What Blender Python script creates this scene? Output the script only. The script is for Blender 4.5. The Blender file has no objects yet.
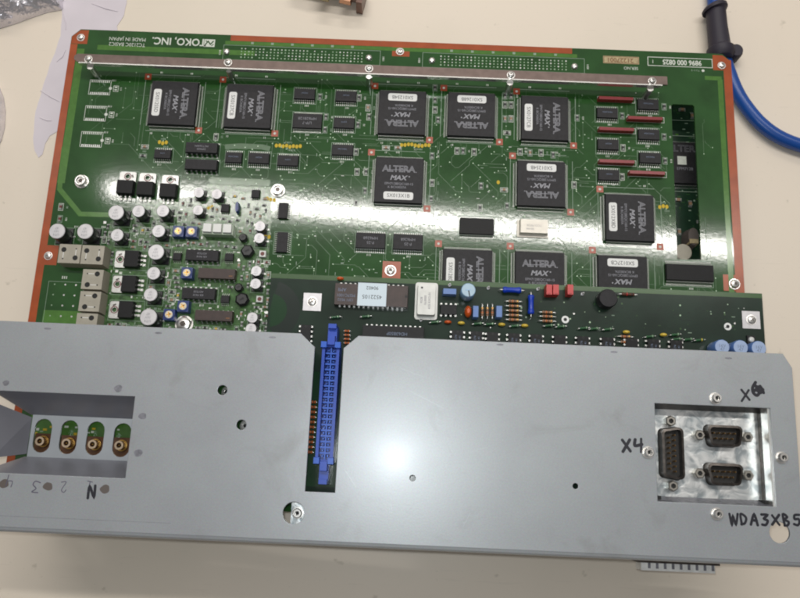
import bpy, bmesh, math, random
from mathutils import Vector, Matrix, Euler, noise

random.seed(11)
S = 0.001                                     # the script counts in millimetres
R = math.radians
sc = bpy.context.scene
COL = sc.collection

# ------------------------------------------------------------------ camera
CAM = (10.516, -249.752, 407.148)
ROT = (0.21891, 0.00011, 0.04276)
FPX = 747.11                                  # focal length in pixels of the 800 px wide photograph
cam_d = bpy.data.cameras.new("camera")
cam = bpy.data.objects.new("camera", cam_d)
COL.objects.link(cam)
cam.location = [c * S for c in CAM]
cam.rotation_euler = ROT
cam_d.sensor_fit = 'HORIZONTAL'
cam_d.sensor_width = 36
cam_d.lens = 36 * FPX / 800
cam_d.clip_start = 0.01
cam_d.clip_end = 50
sc.camera = cam

# ------------------------------------------------------------------ world (the dim white room) and lamps
world = bpy.data.worlds.new("World")
sc.world = world
world.use_nodes = True
bg = world.node_tree.nodes["Background"]
bg.inputs[1].default_value = 0.20
wn = world.node_tree.nodes
wl = world.node_tree.links
w_tc = wn.new("ShaderNodeTexCoord")
w_dot = wn.new("ShaderNodeVectorMath")
w_dot.operation = 'DOT_PRODUCT'
w_dot.inputs[1].default_value = (-0.12, 0.80, 0.58)      # the lit side of the room lies beyond the far edge of the bench
wl.new(w_tc.outputs["Generated"], w_dot.inputs[0])
w_rp = wn.new("ShaderNodeValToRGB")
w_rp.color_ramp.elements[0].position = 0.0
w_rp.color_ramp.elements[0].color = (0.05, 0.055, 0.055, 1)
w_rp.color_ramp.elements[1].position = 1.0
w_rp.color_ramp.elements[1].color = (1.0, 0.96, 0.93, 1)
w_mr = wn.new("ShaderNodeMapRange")
w_mr.inputs["From Min"].default_value = -0.6
w_mr.inputs["From Max"].default_value = 1.0
wl.new(w_dot.outputs["Value"], w_mr.inputs["Value"])
wl.new(w_mr.outputs["Result"], w_rp.inputs["Fac"])
wl.new(w_rp.outputs["Color"], bg.inputs[0])


def area_lamp(name, loc, rot, sx, sy, power, color, shape='RECTANGLE'):
    d = bpy.data.lights.new(name, 'AREA')
    d.shape = shape
    d.size = sx
    if shape == 'RECTANGLE':
        d.size_y = sy
    d.energy = power
    d.color = color
    o = bpy.data.objects.new(name, d)
    COL.objects.link(o)
    o.location = loc
    o.rotation_euler = rot
    return o


# the fluorescent tube over the bench whose reflection lies across the board
area_lamp("ceiling_tube_lamp", (0.05, 0.395, 1.50), (0, 0, R(-3.4)), 1.72, 0.034, 5.9, (1.0, 0.97, 0.92))
# unseen fill lamp, added further up the room to brighten the bench
area_lamp("room_fill_lamp", (-0.25, 1.75, 1.70), (R(40), 0, R(-3.2)), 1.6, 0.5, 46.0, (1.0, 0.92, 0.82))
# the phone's own flash beside its lens: its spot shows on the grey plate
area_lamp("phone_flash_lamp", (CAM[0] * S - 0.004, CAM[1] * S + 0.006, CAM[2] * S + 0.003), (R(10), 0, 0), 0.007, 0, 0.19, (0.92, 0.98, 1.0), 'DISK')

sc.view_settings.view_transform = 'Standard'
sc.view_settings.look = 'None'
sc.view_settings.exposure = 1.1
sc.view_settings.gamma = 1.0
sc.cycles.filter_width = 2.1                  # the soft small lens of a phone

# ------------------------------------------------------------------ photograph pixel at a height (mm) -> place (mm)
RM = Euler(ROT, 'XYZ').to_matrix()


def P(px, py, z=0.0):
    d = RM @ Vector(((px - 400) / FPX, -(py - 299) / FPX, -1.0))
    t = (z - CAM[2]) / d.z
    return (CAM[0] + d.x * t, CAM[1] + d.y * t)


# ------------------------------------------------------------------ materials
MATS = {}


def mat(name, col, rough=0.5, metal=0.0, vary=0.0, vscale=300.0, bump=0.0, bscale=600.0, coat=0.0, spec=0.5, trans=0.0, col2=None):
    m = bpy.data.materials.new(name)
    m.use_nodes = True
    nt = m.node_tree
    b = nt.nodes["Principled BSDF"]
    b.inputs["Base Color"].default_value = (*col, 1)
    b.inputs["Roughness"].default_value = rough
    b.inputs["Metallic"].default_value = metal
    b.inputs["Coat Weight"].default_value = coat
    b.inputs["Specular IOR Level"].default_value = spec
    if trans:
        b.inputs["Transmission Weight"].default_value = trans
    tc = nt.nodes.new("ShaderNodeTexCoord")
    if vary or col2:
        n = nt.nodes.new("ShaderNodeTexNoise")
        n.inputs["Scale"].default_value = vscale
        n.inputs["Detail"].default_value = 5
        nt.links.new(tc.outputs["Object"], n.inputs["Vector"])
        rp = nt.nodes.new("ShaderNodeValToRGB")
        c2 = col2 or [min(1, c * (1 + vary)) for c in col]
        c1 = col if col2 else [c * (1 - vary) for c in col]
        rp.color_ramp.elements[0].position = 0.32
        rp.color_ramp.elements[1].position = 0.68
        rp.color_ramp.elements[0].color = (*c1, 1)
        rp.color_ramp.elements[1].color = (*c2, 1)
        nt.links.new(n.outputs["Fac"], rp.inputs["Fac"])
        nt.links.new(rp.outputs["Color"], b.inputs["Base Color"])
    if bump:
        n2 = nt.nodes.new("ShaderNodeTexNoise")
        n2.inputs["Scale"].default_value = bscale
        n2.inputs["Detail"].default_value = 4
        nt.links.new(tc.outputs["Object"], n2.inputs["Vector"])
        bp = nt.nodes.new("ShaderNodeBump")
        bp.inputs["Strength"].default_value = 1.0
        bp.inputs["Distance"].default_value = bump * S
        nt.links.new(n2.outputs["Fac"], bp.inputs["Height"])
        nt.links.new(bp.outputs["Normal"], b.inputs["Normal"])
    MATS[name] = m
    return m


mat("mask_green", (0.02458, 0.08064, 0.0208), 0.078, vary=0.18, vscale=60, bump=0.012, bscale=420)
mat("mask_trace", (0.03482, 0.1075, 0.0304), 0.3, vary=0.1, bump=0.012, bscale=300)
mat("mask_light", (0.0768, 0.192, 0.036), 0.14, vary=0.1, bump=0.01, bscale=260)
mat("mask_pale", (0.03686, 0.1133, 0.0272), 0.13, vary=0.1, bump=0.01, bscale=260)
mat("mask_dense", (0.06349, 0.1344, 0.048), 0.14, vary=0.5, vscale=420, bump=0.03, bscale=420)
mat("copper_mask", (0.3596, 0.069, 0.0156), 0.24, vary=0.12, vscale=120)
mat("fiducial", (0.3648, 0.0528, 0.0128), 0.3)
mat("laminate_edge", (0.24, 0.09, 0.045), 0.5, vary=0.15)
mat("silk", (0.66, 0.69, 0.62), 0.7, vary=0.1, vscale=900)
mat("silk_dim", (0.27, 0.36, 0.27), 0.6)
mat("silk_yellow", (0.6, 0.416, 0.016), 0.6)
mat("via", (0.30, 0.42, 0.28), 0.3, 0.3)
mat("epoxy", (0.01782, 0.01674, 0.01944), 0.5, spec=0.3, vary=0.25, vscale=500, bump=0.02, bscale=3000)
mat("epoxy_dark", (0.007, 0.007, 0.008), 0.5, spec=0.3, vary=0.2, vscale=500, bump=0.02, bscale=3000)
mat("epoxy_brown", (0.044, 0.0232, 0.0192), 0.45, vary=0.2, vscale=300, bump=0.02, bscale=2000)
mat("ink_grey", (0.24, 0.24, 0.27), 0.55)
mat("ink_pale", (0.3024, 0.3024, 0.3312), 0.5)
mat("ink_blue", (0.15, 0.19, 0.28), 0.55)
mat("ink_black", (0.012, 0.012, 0.02), 0.5)
mat("ink_pencil", (0.10, 0.09, 0.13), 0.6)
mat("ink_brown", (0.2, 0.09, 0.03), 0.6)
mat("paper", (0.82, 0.82, 0.8), 0.55)
mat("paper_blue", (0.66, 0.76, 0.83), 0.5)
mat("paper_tan", (0.45, 0.36, 0.2), 0.6, vary=0.2, vscale=500)
mat("tin", (0.528, 0.528, 0.512), 0.36, 0.9, vary=0.12, vscale=900, bump=0.03, bscale=1500)
mat("lead_metal", (0.30, 0.31, 0.29), 0.42, 0.75)
mat("steel", (0.74, 0.72, 0.69), 0.3, 0.95, bump=0.02, bscale=700)
mat("bar_steel", (0.17, 0.125, 0.11), 0.5, 0.6, vary=0.12, vscale=240, bump=0.02, bscale=500)
mat("bar_edge", (0.80, 0.78, 0.74), 0.25, 0.85)
mat("can_top", (0.576, 0.5616, 0.576), 0.4, 0.5, vary=0.08, vscale=250)
mat("can_sleeve", (0.018, 0.018, 0.02), 0.3)
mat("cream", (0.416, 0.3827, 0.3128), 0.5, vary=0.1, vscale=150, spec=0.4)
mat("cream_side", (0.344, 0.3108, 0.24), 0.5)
mat("hole_black", (0.008, 0.008, 0.008), 0.6)
mat("trimmer_blue", (0.012, 0.036, 0.176), 0.3)
mat("trimmer_dial", (0.72, 0.66, 0.55), 0.4, vary=0.2, vscale=900)
mat("socket_brown", (0.13, 0.055, 0.022), 0.4, vary=0.3, vscale=200)
mat("can_metal", (0.46, 0.46, 0.44), 0.42, 0.55, vary=0.08, vscale=200)
mat("bright_tin", (0.85, 0.85, 0.83), 0.4, 0.4, vary=0.15, vscale=200)
mat("jack_metal", (0.40, 0.38, 0.34), 0.35, 0.9)
mat("socket_gold", (0.80, 0.62, 0.44), 0.35, 0.3)
mat("brass", (0.70, 0.42, 0.12), 0.3, 0.9)
mat("gold_lid", (0.651, 0.6156, 0.546), 0.4, 0.3, vary=0.06)
mat("resnet_red", (0.24, 0.0096, 0.016), 0.28, vary=0.1, coat=0.3)
mat("relay_white", (0.664, 0.664, 0.64), 0.25)
mat("relay_clear", (0.40, 0.48, 0.36), 0.25)
mat("smd_cap", (0.33, 0.20, 0.12), 0.45)
mat("smd_red", (0.14, 0.02, 0.015), 0.4)
mat("smd_grey", (0.09, 0.085, 0.08), 0.4)
mat("smd_end", (0.336, 0.344, 0.328), 0.45, 0.6)
mat("smd_black", (0.014, 0.014, 0.015), 0.4)
mat("tant_yellow", (0.62, 0.42, 0.05), 0.4)
mat("cap_blue", (0.0048, 0.04, 0.416), 0.3)
mat("film_blue", (0.112, 0.216, 0.496), 0.35)
mat("sleeve_sky", (0.27, 0.46, 0.68), 0.35)
mat("sky_top", (0.4, 0.544, 0.656), 0.35, vary=0.08)
mat("peri_top", (0.336, 0.432, 0.64), 0.4, vary=0.1)
mat("led_red", (0.528, 0.024, 0.024), 0.3)
mat("cap_orange", (0.62, 0.10, 0.015), 0.3)
mat("cap_yellow", (0.70, 0.50, 0.06), 0.35)
mat("res_tan", (0.36, 0.21, 0.12), 0.4, vary=0.2, vscale=700)
mat("res_orange", (0.50, 0.12, 0.02), 0.4)
mat("band_brown", (0.10, 0.03, 0.015), 0.4)
mat("diode_green", (0.028, 0.104, 0.04), 0.3)
mat("add_on_mask", (0.01748, 0.03386, 0.023), 0.13, vary=0.2, vscale=60, bump=0.008, bscale=200)
mat("add_on_edge", (0.036, 0.096, 0.024), 0.2, vary=0.15, vscale=60)
mat("add_on_keepout_and_lit", (0.0112, 0.0464, 0.0168), 0.16)
mat("add_on_ring", (0.0168, 0.0264, 0.0216), 0.16)
mat("header_blue", (0.00432, 0.0612, 0.4752), 0.32)
mat("header_blue_pale", (0.016, 0.112, 0.592), 0.3)
mat("header_pin", (0.06, 0.16, 0.6), 0.3, 0.5)  # blue reflection of the housing is put into the pin colour
mat("header_well", (0.006, 0.05, 0.36), 0.4)
def table_material():
    m = mat("table_cream", (0.80, 0.735, 0.625), 0.36, bump=0.012, bscale=420)
    nt = m.node_tree
    b = nt.nodes["Principled BSDF"]
    tc = nt.nodes.new("ShaderNodeTexCoord")
    last = None
    for scale, det, lo, hi, col, amt, stretch in ((7, 6, .50, .75, (0.70, 0.64, 0.53), .5, 1), (90, 3, .70, .76, (0.50, 0.44, 0.35), .55, 1), (700, 2, .66, .8, (0.62, 0.56, 0.46), .35, 1), (36, 4, .67, .70, (0.62, 0.55, 0.46), .14, 12)):
        mp = nt.nodes.new("ShaderNodeMapping")
        mp.inputs["Scale"].default_value = (1, stretch, 1)
        nt.links.new(tc.outputs["Object"], mp.inputs["Vector"])
        n = nt.nodes.new("ShaderNodeTexNoise")
        n.inputs["Scale"].default_value = scale
        n.inputs["Detail"].default_value = det
        nt.links.new(mp.outputs["Vector"], n.inputs["Vector"])
        r = nt.nodes.new("ShaderNodeMapRange")
        r.inputs["From Min"].default_value = lo
        r.inputs["From Max"].default_value = hi
        r.inputs["To Max"].default_value = amt
        nt.links.new(n.outputs["Fac"], r.inputs["Value"])
        mx = nt.nodes.new("ShaderNodeMix")
        mx.data_type = 'RGBA'
        nt.links.new(r.outputs["Result"], mx.inputs[0])
        if last is None:
            mx.inputs[6].default_value = (0.83, 0.735, 0.62, 1)
        else:
            nt.links.new(last, mx.inputs[6])
        mx.inputs[7].default_value = (*col, 1)
        last = mx.outputs[2]
    nt.links.new(last, b.inputs["Base Color"])


table_material()
mat("cable_blue", (0.0064, 0.068, 0.32), 0.33, vary=0.06, vscale=60)
mat("rubber_dark", (0.024, 0.0198, 0.0338), 0.55, bump=0.05, bscale=200)
mat("bag_film", (0.78, 0.75, 0.80), 0.2, 0.6, vary=0.08, vscale=60, bump=3.0, bscale=85)
mat("lavender_film", (0.71, 0.655, 0.71), 0.32, vary=0.05, vscale=30, bump=0.12, bscale=45)
mat("plug_metal", (0.20, 0.13, 0.11), 0.32, 0.8, vary=0.3, vscale=120)
mat("plug_copper", (0.55, 0.30, 0.19), 0.3, 0.8)
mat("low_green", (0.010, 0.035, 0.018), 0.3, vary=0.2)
mat("red_plastic", (0.35, 0.02, 0.02), 0.4)
mat("shell_dark", (0.085, 0.075, 0.068), 0.35, 0.9, vary=0.3, vscale=400)
mat("socket_well", (0.02, 0.018, 0.016), 0.45)
mat("pin_gold", (0.35, 0.22, 0.10), 0.35, 0.9)
mat("weld_mark", (0.20, 0.20, 0.225), 0.5, 0.4, vary=0.3, vscale=500)
mat("scratch", (0.4, 0.432, 0.448), 0.35, 0.4)
mat("brown_stain", (0.115, 0.095, 0.085), 0.6)
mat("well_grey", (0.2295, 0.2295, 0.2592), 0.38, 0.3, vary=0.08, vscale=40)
mat("well_floor", (0.51, 0.5525, 0.595), 0.28, 0.75, vary=0.08, vscale=60)


def plate_material():
    m = mat("plate_paint", (0.36, 0.39, 0.42), 0.36, 0.25, coat=0.06)
    nt = m.node_tree
    b = nt.nodes["Principled BSDF"]
    tc = nt.nodes.new("ShaderNodeTexCoord")
    n = nt.nodes.new("ShaderNodeTexNoise")
    n.inputs["Scale"].default_value = 1400
    n.inputs["Detail"].default_value = 3
    n1 = nt.nodes.new("ShaderNodeTexNoise")
    n1.inputs["Scale"].default_value = 11
    n1.inputs["Detail"].default_value = 6
    n1.inputs["Roughness"].default_value = 0.6
    for q in (n, n1):
        nt.links.new(tc.outputs["Object"], q.inputs["Vector"])
    r = nt.nodes.new("ShaderNodeValToRGB")
    r.color_ramp.elements[0].position = 0.3
    r.color_ramp.elements[1].position = 0.7
    r.color_ramp.elements[0].color = (0.322, 0.338, 0.366, 1)
    r.color_ramp.elements[1].color = (0.368, 0.398, 0.416, 1)
    nt.links.new(n1.outputs["Fac"], r.inputs["Fac"])
    mx = nt.nodes.new("ShaderNodeMix")
    mx.data_type = 'RGBA'
    mx.blend_type = 'OVERLAY'
    mx.inputs[0].default_value = 0.2
    nt.links.new(r.outputs["Color"], mx.inputs[6])
    nt.links.new(n.outputs["Color"], mx.inputs[7])
    # dull smudges and finger marks
    n3 = nt.nodes.new("ShaderNodeTexNoise")
    n3.inputs["Scale"].default_value = 34
    n3.inputs["Detail"].default_value = 7
    n3.inputs["Roughness"].default_value = 0.65
    n3.inputs["Distortion"].default_value = 0.8
    nt.links.new(tc.outputs["Object"], n3.inputs["Vector"])
    r3 = nt.nodes.new("ShaderNodeValToRGB")
    r3.color_ramp.elements[0].position = 0.56
    r3.color_ramp.elements[1].position = 0.78
    r3.color_ramp.elements[0].color = (0, 0, 0, 1)
    r3.color_ramp.elements[1].color = (0.55, 0.55, 0.55, 1)
    nt.links.new(n3.outputs["Fac"], r3.inputs["Fac"])
    mx3 = nt.nodes.new("ShaderNodeMix")
    mx3.data_type = 'RGBA'
    nt.links.new(r3.outputs["Color"], mx3.inputs[0])
    nt.links.new(mx.outputs[2], mx3.inputs[6])
    mx3.inputs[7].default_value = (0.255, 0.258, 0.255, 1)
    mx = mx3
    hs = nt.nodes.new("ShaderNodeHueSaturation")
    hs.inputs["Saturation"].default_value = 0.8
    nt.links.new(mx.outputs[2], hs.inputs["Color"])
    nt.links.new(hs.outputs["Color"], b.inputs["Base Color"])
    mr = nt.nodes.new("ShaderNodeMapRange")
    mr.inputs["To Min"].default_value = 0.28
    mr.inputs["To Max"].default_value = 0.42
    nt.links.new(n1.outputs["Fac"], mr.inputs["Value"])
    nt.links.new(mr.outputs["Result"], b.inputs["Roughness"])
    b.inputs["Coat Roughness"].default_value = 0.165
    bp = nt.nodes.new("ShaderNodeBump")
    bp.inputs["Distance"].default_value = 0.014 * S
    nt.links.new(n.outputs["Fac"], bp.inputs["Height"])
    nt.links.new(bp.outputs["Normal"], b.inputs["Normal"])


plate_material()


def zinc_material():
    m = mat("zinc", (0.66, 0.68, 0.70), 0.36, 0.85)
    nt = m.node_tree
    b = nt.nodes["Principled BSDF"]
    tc = nt.nodes.new("ShaderNodeTexCoord")
    v = nt.nodes.new("ShaderNodeTexNoise")
    v.inputs["Scale"].default_value = 130
    v.inputs["Detail"].default_value = 6
    v.inputs["Distortion"].default_value = 1.2
    nt.links.new(tc.outputs["Object"], v.inputs["Vector"])
    r = nt.nodes.new("ShaderNodeValToRGB")
    r.color_ramp.elements[0].position = 0.38
    r.color_ramp.elements[1].position = 0.60
    r.color_ramp.elements[0].color = (0.36, 0.40, 0.42, 1)
    r.color_ramp.elements[1].color = (0.86, 0.87, 0.86, 1)
    nt.links.new(v.outputs["Fac"], r.inputs["Fac"])
    nt.links.new(r.outputs["Color"], b.inputs["Base Color"])
    bp = nt.nodes.new("ShaderNodeBump")
    bp.inputs["Distance"].default_value = 0.25 * S
    nt.links.new(v.outputs["Fac"], bp.inputs["Height"])
    nt.links.new(bp.outputs["Normal"], b.inputs["Normal"])


zinc_material()


# ------------------------------------------------------------------ mesh helpers
class MB:
    def __init__(self):
        self.v, self.f, self.m, self.names = [], [], [], []

    def mi(self, name):
        if name not in self.names:
            self.names.append(name)
        return self.names.index(name)

    def add(self, vs, fs, m):
        o = len(self.v)
        self.v += [tuple(v) for v in vs]
        k = self.mi(m)
        for f in fs:
            self.f.append([i + o for i in f])
            self.m.append(k)

    def prism(self, pts, z0, z1, m, top=None, side=None, inset=0.0, bottom=True):
        n = len(pts)
        cx = sum(p[0] for p in pts) / n
        cy = sum(p[1] for p in pts) / n
        up = []
        for x, y in pts:
            d = math.hypot(x - cx, y - cy) or 1
            k = (d - inset) / d
            up.append((cx + (x - cx) * k, cy + (y - cy) * k))
        vs = [(x, y, z0) for x, y in pts] + [(x, y, z1) for x, y in up]
        self.add(vs, [list(range(n, 2 * n))], top or m)
        if bottom:
            self.add(vs, [list(range(n))[::-1]], m)
        self.add(vs, [[i, (i + 1) % n, n + (i + 1) % n, n + i] for i in range(n)], side or m)

    def box(self, cx, cy, z0, sx, sy, h, m, rot=0.0, top=None, inset=0.0, side=None):
        c, s = math.cos(rot), math.sin(rot)
        pts = [(cx + c * a - s * b, cy + s * a + c * b) for a, b in ((-sx / 2, -sy / 2), (sx / 2, -sy / 2), (sx / 2, sy / 2), (-sx / 2, sy / 2))]
        self.prism(pts, z0, z0 + h, m, top, side, inset)

    def rect(self, cx, cy, z, sx, sy, m, rot=0.0):
        c, s = math.cos(rot), math.sin(rot)
        self.add([(cx + c * a - s * b, cy + s * a + c * b, z) for a, b in ((-sx / 2, -sy / 2), (sx / 2, -sy / 2), (sx / 2, sy / 2), (-sx / 2, sy / 2))], [[0, 1, 2, 3]], m)

    def disc(self, cx, cy, z, r, m, n=16, ry=None):
        self.add([(cx + r * math.cos(2 * math.pi * i / n), cy + (ry or r) * math.sin(2 * math.pi * i / n), z) for i in range(n)], [list(range(n))], m)

    def ring(self, cx, cy, z, r0, r1, m, n=24):
        vs = []
        for r in (r0, r1):
            vs += [(cx + r * math.cos(2 * math.pi * i / n), cy + r * math.sin(2 * math.pi * i / n), z) for i in range(n)]
        self.add(vs, [[i, n + i, n + (i + 1) % n, (i + 1) % n] for i in range(n)], m)

    def lathe(self, cx, cy, prof, m, n=20, mats=None, closed=True):
        """prof: (radius, z) from the bottom up; mats: one material per ring of faces"""
        vs = []
        for r, z in prof:
            vs += [(cx + r * math.cos(2 * math.pi * i / n), cy + r * math.sin(2 * math.pi * i / n), z) for i in range(n)]
        for k in range(len(prof) - 1):
            fs = [[k * n + i, k * n + (i + 1) % n, (k + 1) * n + (i + 1) % n, (k + 1) * n + i] for i in range(n)]
            self.add(vs, fs, mats[k] if mats else m)
        k = len(prof) - 1
        if prof[k][0] > 1e-6:
            self.add(vs, [[k * n + i for i in range(n)]], mats[-1] if mats else m)
        if closed and prof[0][0] > 1e-6:
            self.add(vs, [[i for i in range(n)][::-1]], mats[0] if mats else m)

    def outline(self, cx, cy, z, sx, sy, w, m):
        self.rect(cx, cy + sy / 2, z, sx + w, w, m)
        self.rect(cx, cy - sy / 2, z, sx + w, w, m)
        self.rect(cx - sx / 2, cy, z, w, sy - w, m)
        self.rect(cx + sx / 2, cy, z, w, sy - w, m)

    def ribbon(self, pts, w, z, m, dz=0.0):
        """flat mitred band along pts"""
        n = len(pts)
        L, Rr = [], []
        for i in range(n):
            a = Vector(pts[max(0, i - 1)][:2])
            b = Vector(pts[min(n - 1, i + 1)][:2])
            if 0 < i < n - 1:
                d0 = (Vector(pts[i][:2]) - a).normalized()
                d1 = (b - Vector(pts[i][:2])).normalized()
                t = (d0 + d1)
                t = t.normalized() if t.length > 1e-6 else d0
                k = 1 / max(0.5, t.dot(d0))
            else:
                t = (b - a).normalized()
                k = 1
            nn = Vector((-t.y, t.x)) * w / 2 * k
            p = Vector(pts[i][:2])
            L.append((p.x + nn.x, p.y + nn.y, z + dz * i))
            Rr.append((p.x - nn.x, p.y - nn.y, z + dz * i))
        vs = L + Rr
        self.add(vs, [[i, n + i, n + i + 1, i + 1] for i in range(n - 1)], m)

    def tube(self, pts, r, m, n=10, cap=True, radii=None):
        vs = []
        pts = [Vector(p) for p in pts]
        up = Vector((0, 0, 1))
        for i, p in enumerate(pts):
            t = (pts[min(i + 1, len(pts) - 1)] - pts[max(i - 1, 0)]).normalized()
            a = t.cross(up)
            if a.length < 1e-3:
                a = t.cross(Vector((0, 1, 0)))
            a.normalize()
            b = a.cross(t).normalized()
            rr = radii[i] if radii else r
            for k in range(n):
                th = 2 * math.pi * k / n
                vs.append(p + a * rr * math.cos(th) + b * rr * math.sin(th))
        fs = [[i * n + k, i * n + (k + 1) % n, (i + 1) * n + (k + 1) % n, (i + 1) * n + k] for i in range(len(pts) - 1) for k in range(n)]
        if cap:
            fs += [list(range(n))[::-1], [(len(pts) - 1) * n + k for k in range(n)]]
        self.add(vs, fs, m)

    def text(self, s, cx, cy, z, size, m, rot=0.0, wide=1.0, bold=0.0, outline=0.0, shear=0.0):
        vs, fs = text_mesh(s, bold, outline, shear)
        c, sn = math.cos(rot), math.sin(rot)
        out = []
        for x, y, zz in vs:
            x, y = x * size * wide, y * size
            out.append((cx + c * x - sn * y, cy + sn * x + c * y, z + zz * size * 0.2))
        self.add(out, fs, m)

    def mesh(self, name, smooth=False):
        me = bpy.data.meshes.new(name)
        me.from_pydata([(x * S, y * S, z * S) for x, y, z in self.v], [], self.f)
        for nme in self.names:
            me.materials.append(MATS[nme])
        me.polygons.foreach_set("material_index", self.m)
        if smooth:
            bm = bmesh.new()
            bm.from_mesh(me)
            bmesh.ops.remove_doubles(bm, verts=bm.verts, dist=1e-7)
            for f in bm.faces:
                f.smooth = True
            for e in bm.edges:
                if len(e.link_faces) == 2 and e.calc_face_angle(0) > R(38):
                    e.smooth = False
            bm.to_mesh(me)
            bm.free()
        me.update()
        return me


TXT = {}


def text_mesh(s, bold=0.0, outline=0.0, shear=0.0):
    key = (s, bold, outline, shear)
    if key in TXT:
        return TXT[key]
    cu = bpy.data.curves.new("lettering", 'FONT')
    cu.body = s
    cu.align_x = 'CENTER'
    cu.align_y = 'CENTER'
    cu.size = 1.0
    cu.offset = bold
    cu.shear = shear
    cu.resolution_u = 3
    if outline:
        cu.fill_mode = 'NONE'
        cu.bevel_depth = outline
        cu.bevel_resolution = 0
    o = bpy.data.objects.new("lettering", cu)
    COL.objects.link(o)
    dg = bpy.context.evaluated_depsgraph_get()
    me = o.evaluated_get(dg).to_mesh()
    vs = [tuple(v.co) for v in me.vertices]
    fs = [list(p.vertices) for p in me.polygons]
    o.evaluated_get(dg).to_mesh_clear()
    bpy.data.objects.remove(o)
    bpy.data.curves.remove(cu)
    TXT[key] = (vs, fs)
    return TXT[key]


def cut_sheet(name, outer, holes, z0, z1, m, bevel=0.0):
    """a flat sheet of real thickness with openings through it"""
    cu = bpy.data.curves.new(name, 'CURVE')
    cu.dimensions = '2D'
    cu.fill_mode = 'BOTH'
    cu.extrude = (z1 - z0) / 2 * S - bevel * S
    cu.bevel_depth = bevel * S
    cu.bevel_resolution = 2
    cu.offset = -bevel * S
    for loop in [outer] + holes:
        sp = cu.splines.new('POLY')
        sp.points.add(len(loop) - 1)
        for p, (x, y) in zip(sp.points, loop):
            p.co = (x * S, y * S, 0, 1)
        sp.use_cyclic_u = True
    o = bpy.data.objects.new(name, cu)
    COL.objects.link(o)
    dg = bpy.context.evaluated_depsgraph_get()
    me = bpy.data.meshes.new_from_object(o.evaluated_get(dg))
    bpy.data.objects.remove(o)
    bpy.data.curves.remove(cu)
    me.transform(Matrix.Translation((0, 0, (z0 + z1) / 2 * S)))
    me.materials.clear()
    me.materials.append(MATS[m])
    return me


def take(mb, me):
    """add a finished mesh (metres) to a builder (millimetres)"""
    mb.add([tuple(c / S for c in v.co) for v in me.vertices], [list(p.vertices) for p in me.polygons], me.materials[0].name)


def circle(cx, cy, r, n=24):
    return [(cx + r * math.cos(2 * math.pi * i / n), cy + r * math.sin(2 * math.pi * i / n)) for i in range(n)]


# ------------------------------------------------------------------ objects: thing > part > sub-part
ORIGIN = {}


def thing(name, label, cat, loc):
    o = bpy.data.objects.new(name, None)
    COL.objects.link(o)
    o.empty_display_size = 0.01
    o.location = [c * S for c in loc]
    o["label"] = label
    o["category"] = cat
    ORIGIN[o.name] = loc
    return o


def solo(name, me, label, cat, loc=(0, 0, 0)):
    o = bpy.data.objects.new(name, me)
    COL.objects.link(o)
    o.location = [c * S for c in loc]
    o["label"] = label
    o["category"] = cat
    return o


def part(name, me, root, loc=(0, 0, 0), rz=0.0, label=None):
    """a part standing at loc (mm, world) under its thing"""
    o = bpy.data.objects.new(name, me)
    COL.objects.link(o)
    o.parent = root
    w = ORIGIN[root.name]
    o.location = [(a - b) * S for a, b in zip(loc, w)]
    o.rotation_euler = (0, 0, rz)
    if label:
        o["label"] = label
    return o


def sub(name, me, prt, loc=(0, 0, 0), rz=0.0):
    """a sub-part in its part's own frame"""
    o = bpy.data.objects.new(name, me)
    COL.objects.link(o)
    o.parent = prt
    o.location = [c * S for c in loc]
    o.rotation_euler = (0, 0, rz)
    return o


# ================================================================== the table
ZT = -52.0                                    # table top, below the upper face of the main board (z = 0)
mb = MB()
mb.box(0, 0, ZT - 25, 3000, 2400, 25, "table_cream")
t = bpy.data.objects.new("table_top", mb.mesh("table_top"))
COL.objects.link(t)
t["kind"] = "structure"
t["label"] = "cream laminate workbench top under the circuit boards"

# ================================================================== main circuit board
WB = 199.05
board = thing("main_circuit_board", "large green circuit board with copper coloured edges, rows of black square chips and silver capacitors", "circuit board", (0, -140, -1.6))
used = []                                     # rectangles already taken on the board (x0, x1, y0, y1)


def claim(x, y, sx, sy, pad=0.6):
    used.append((x - sx / 2 - pad, x + sx / 2 + pad, y - sy / 2 - pad, y + sy / 2 + pad))


def free(x, y, sx, sy):
    return not any(x - sx / 2 < b and x + sx / 2 > a and y - sy / 2 < d and y + sy / 2 > c for a, b, c, d in used)


slot = [P(672, 105.5), P(674, 104.2), P(692, 104.2), P(694, 105.5), P(701.5, 258.5), P(676.7, 259)]
sx0 = (slot[0][0] + slot[5][0]) / 2
sx1 = (slot[3][0] + slot[4][0]) / 2
sy1, sy0 = slot[1][1], slot[5][1]
slot = [(sx0, sy0), (sx1, sy0), (sx1, sy1 - 1), (sx1 - 1, sy1), (sx0 + 1, sy1), (sx0, sy1 - 1)]
claim((sx0 + sx1) / 2, (sy0 + sy1) / 2, sx1 - sx0, sy1 - sy0, 1.5)
outer = [(-WB, -276), (WB, -276), (WB, -5), (WB - 5, 0), (-WB + 5, 0), (-WB, -5)]
print_mb = MB()                               # everything printed or etched on the board's face
take(print_mb, cut_sheet("board", outer, [slot], -1.6, 0, "mask_green"))
ZC, ZL, ZK = 0.012, 0.02, 0.05                # copper sheet, light mask, silkscreen heights
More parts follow.
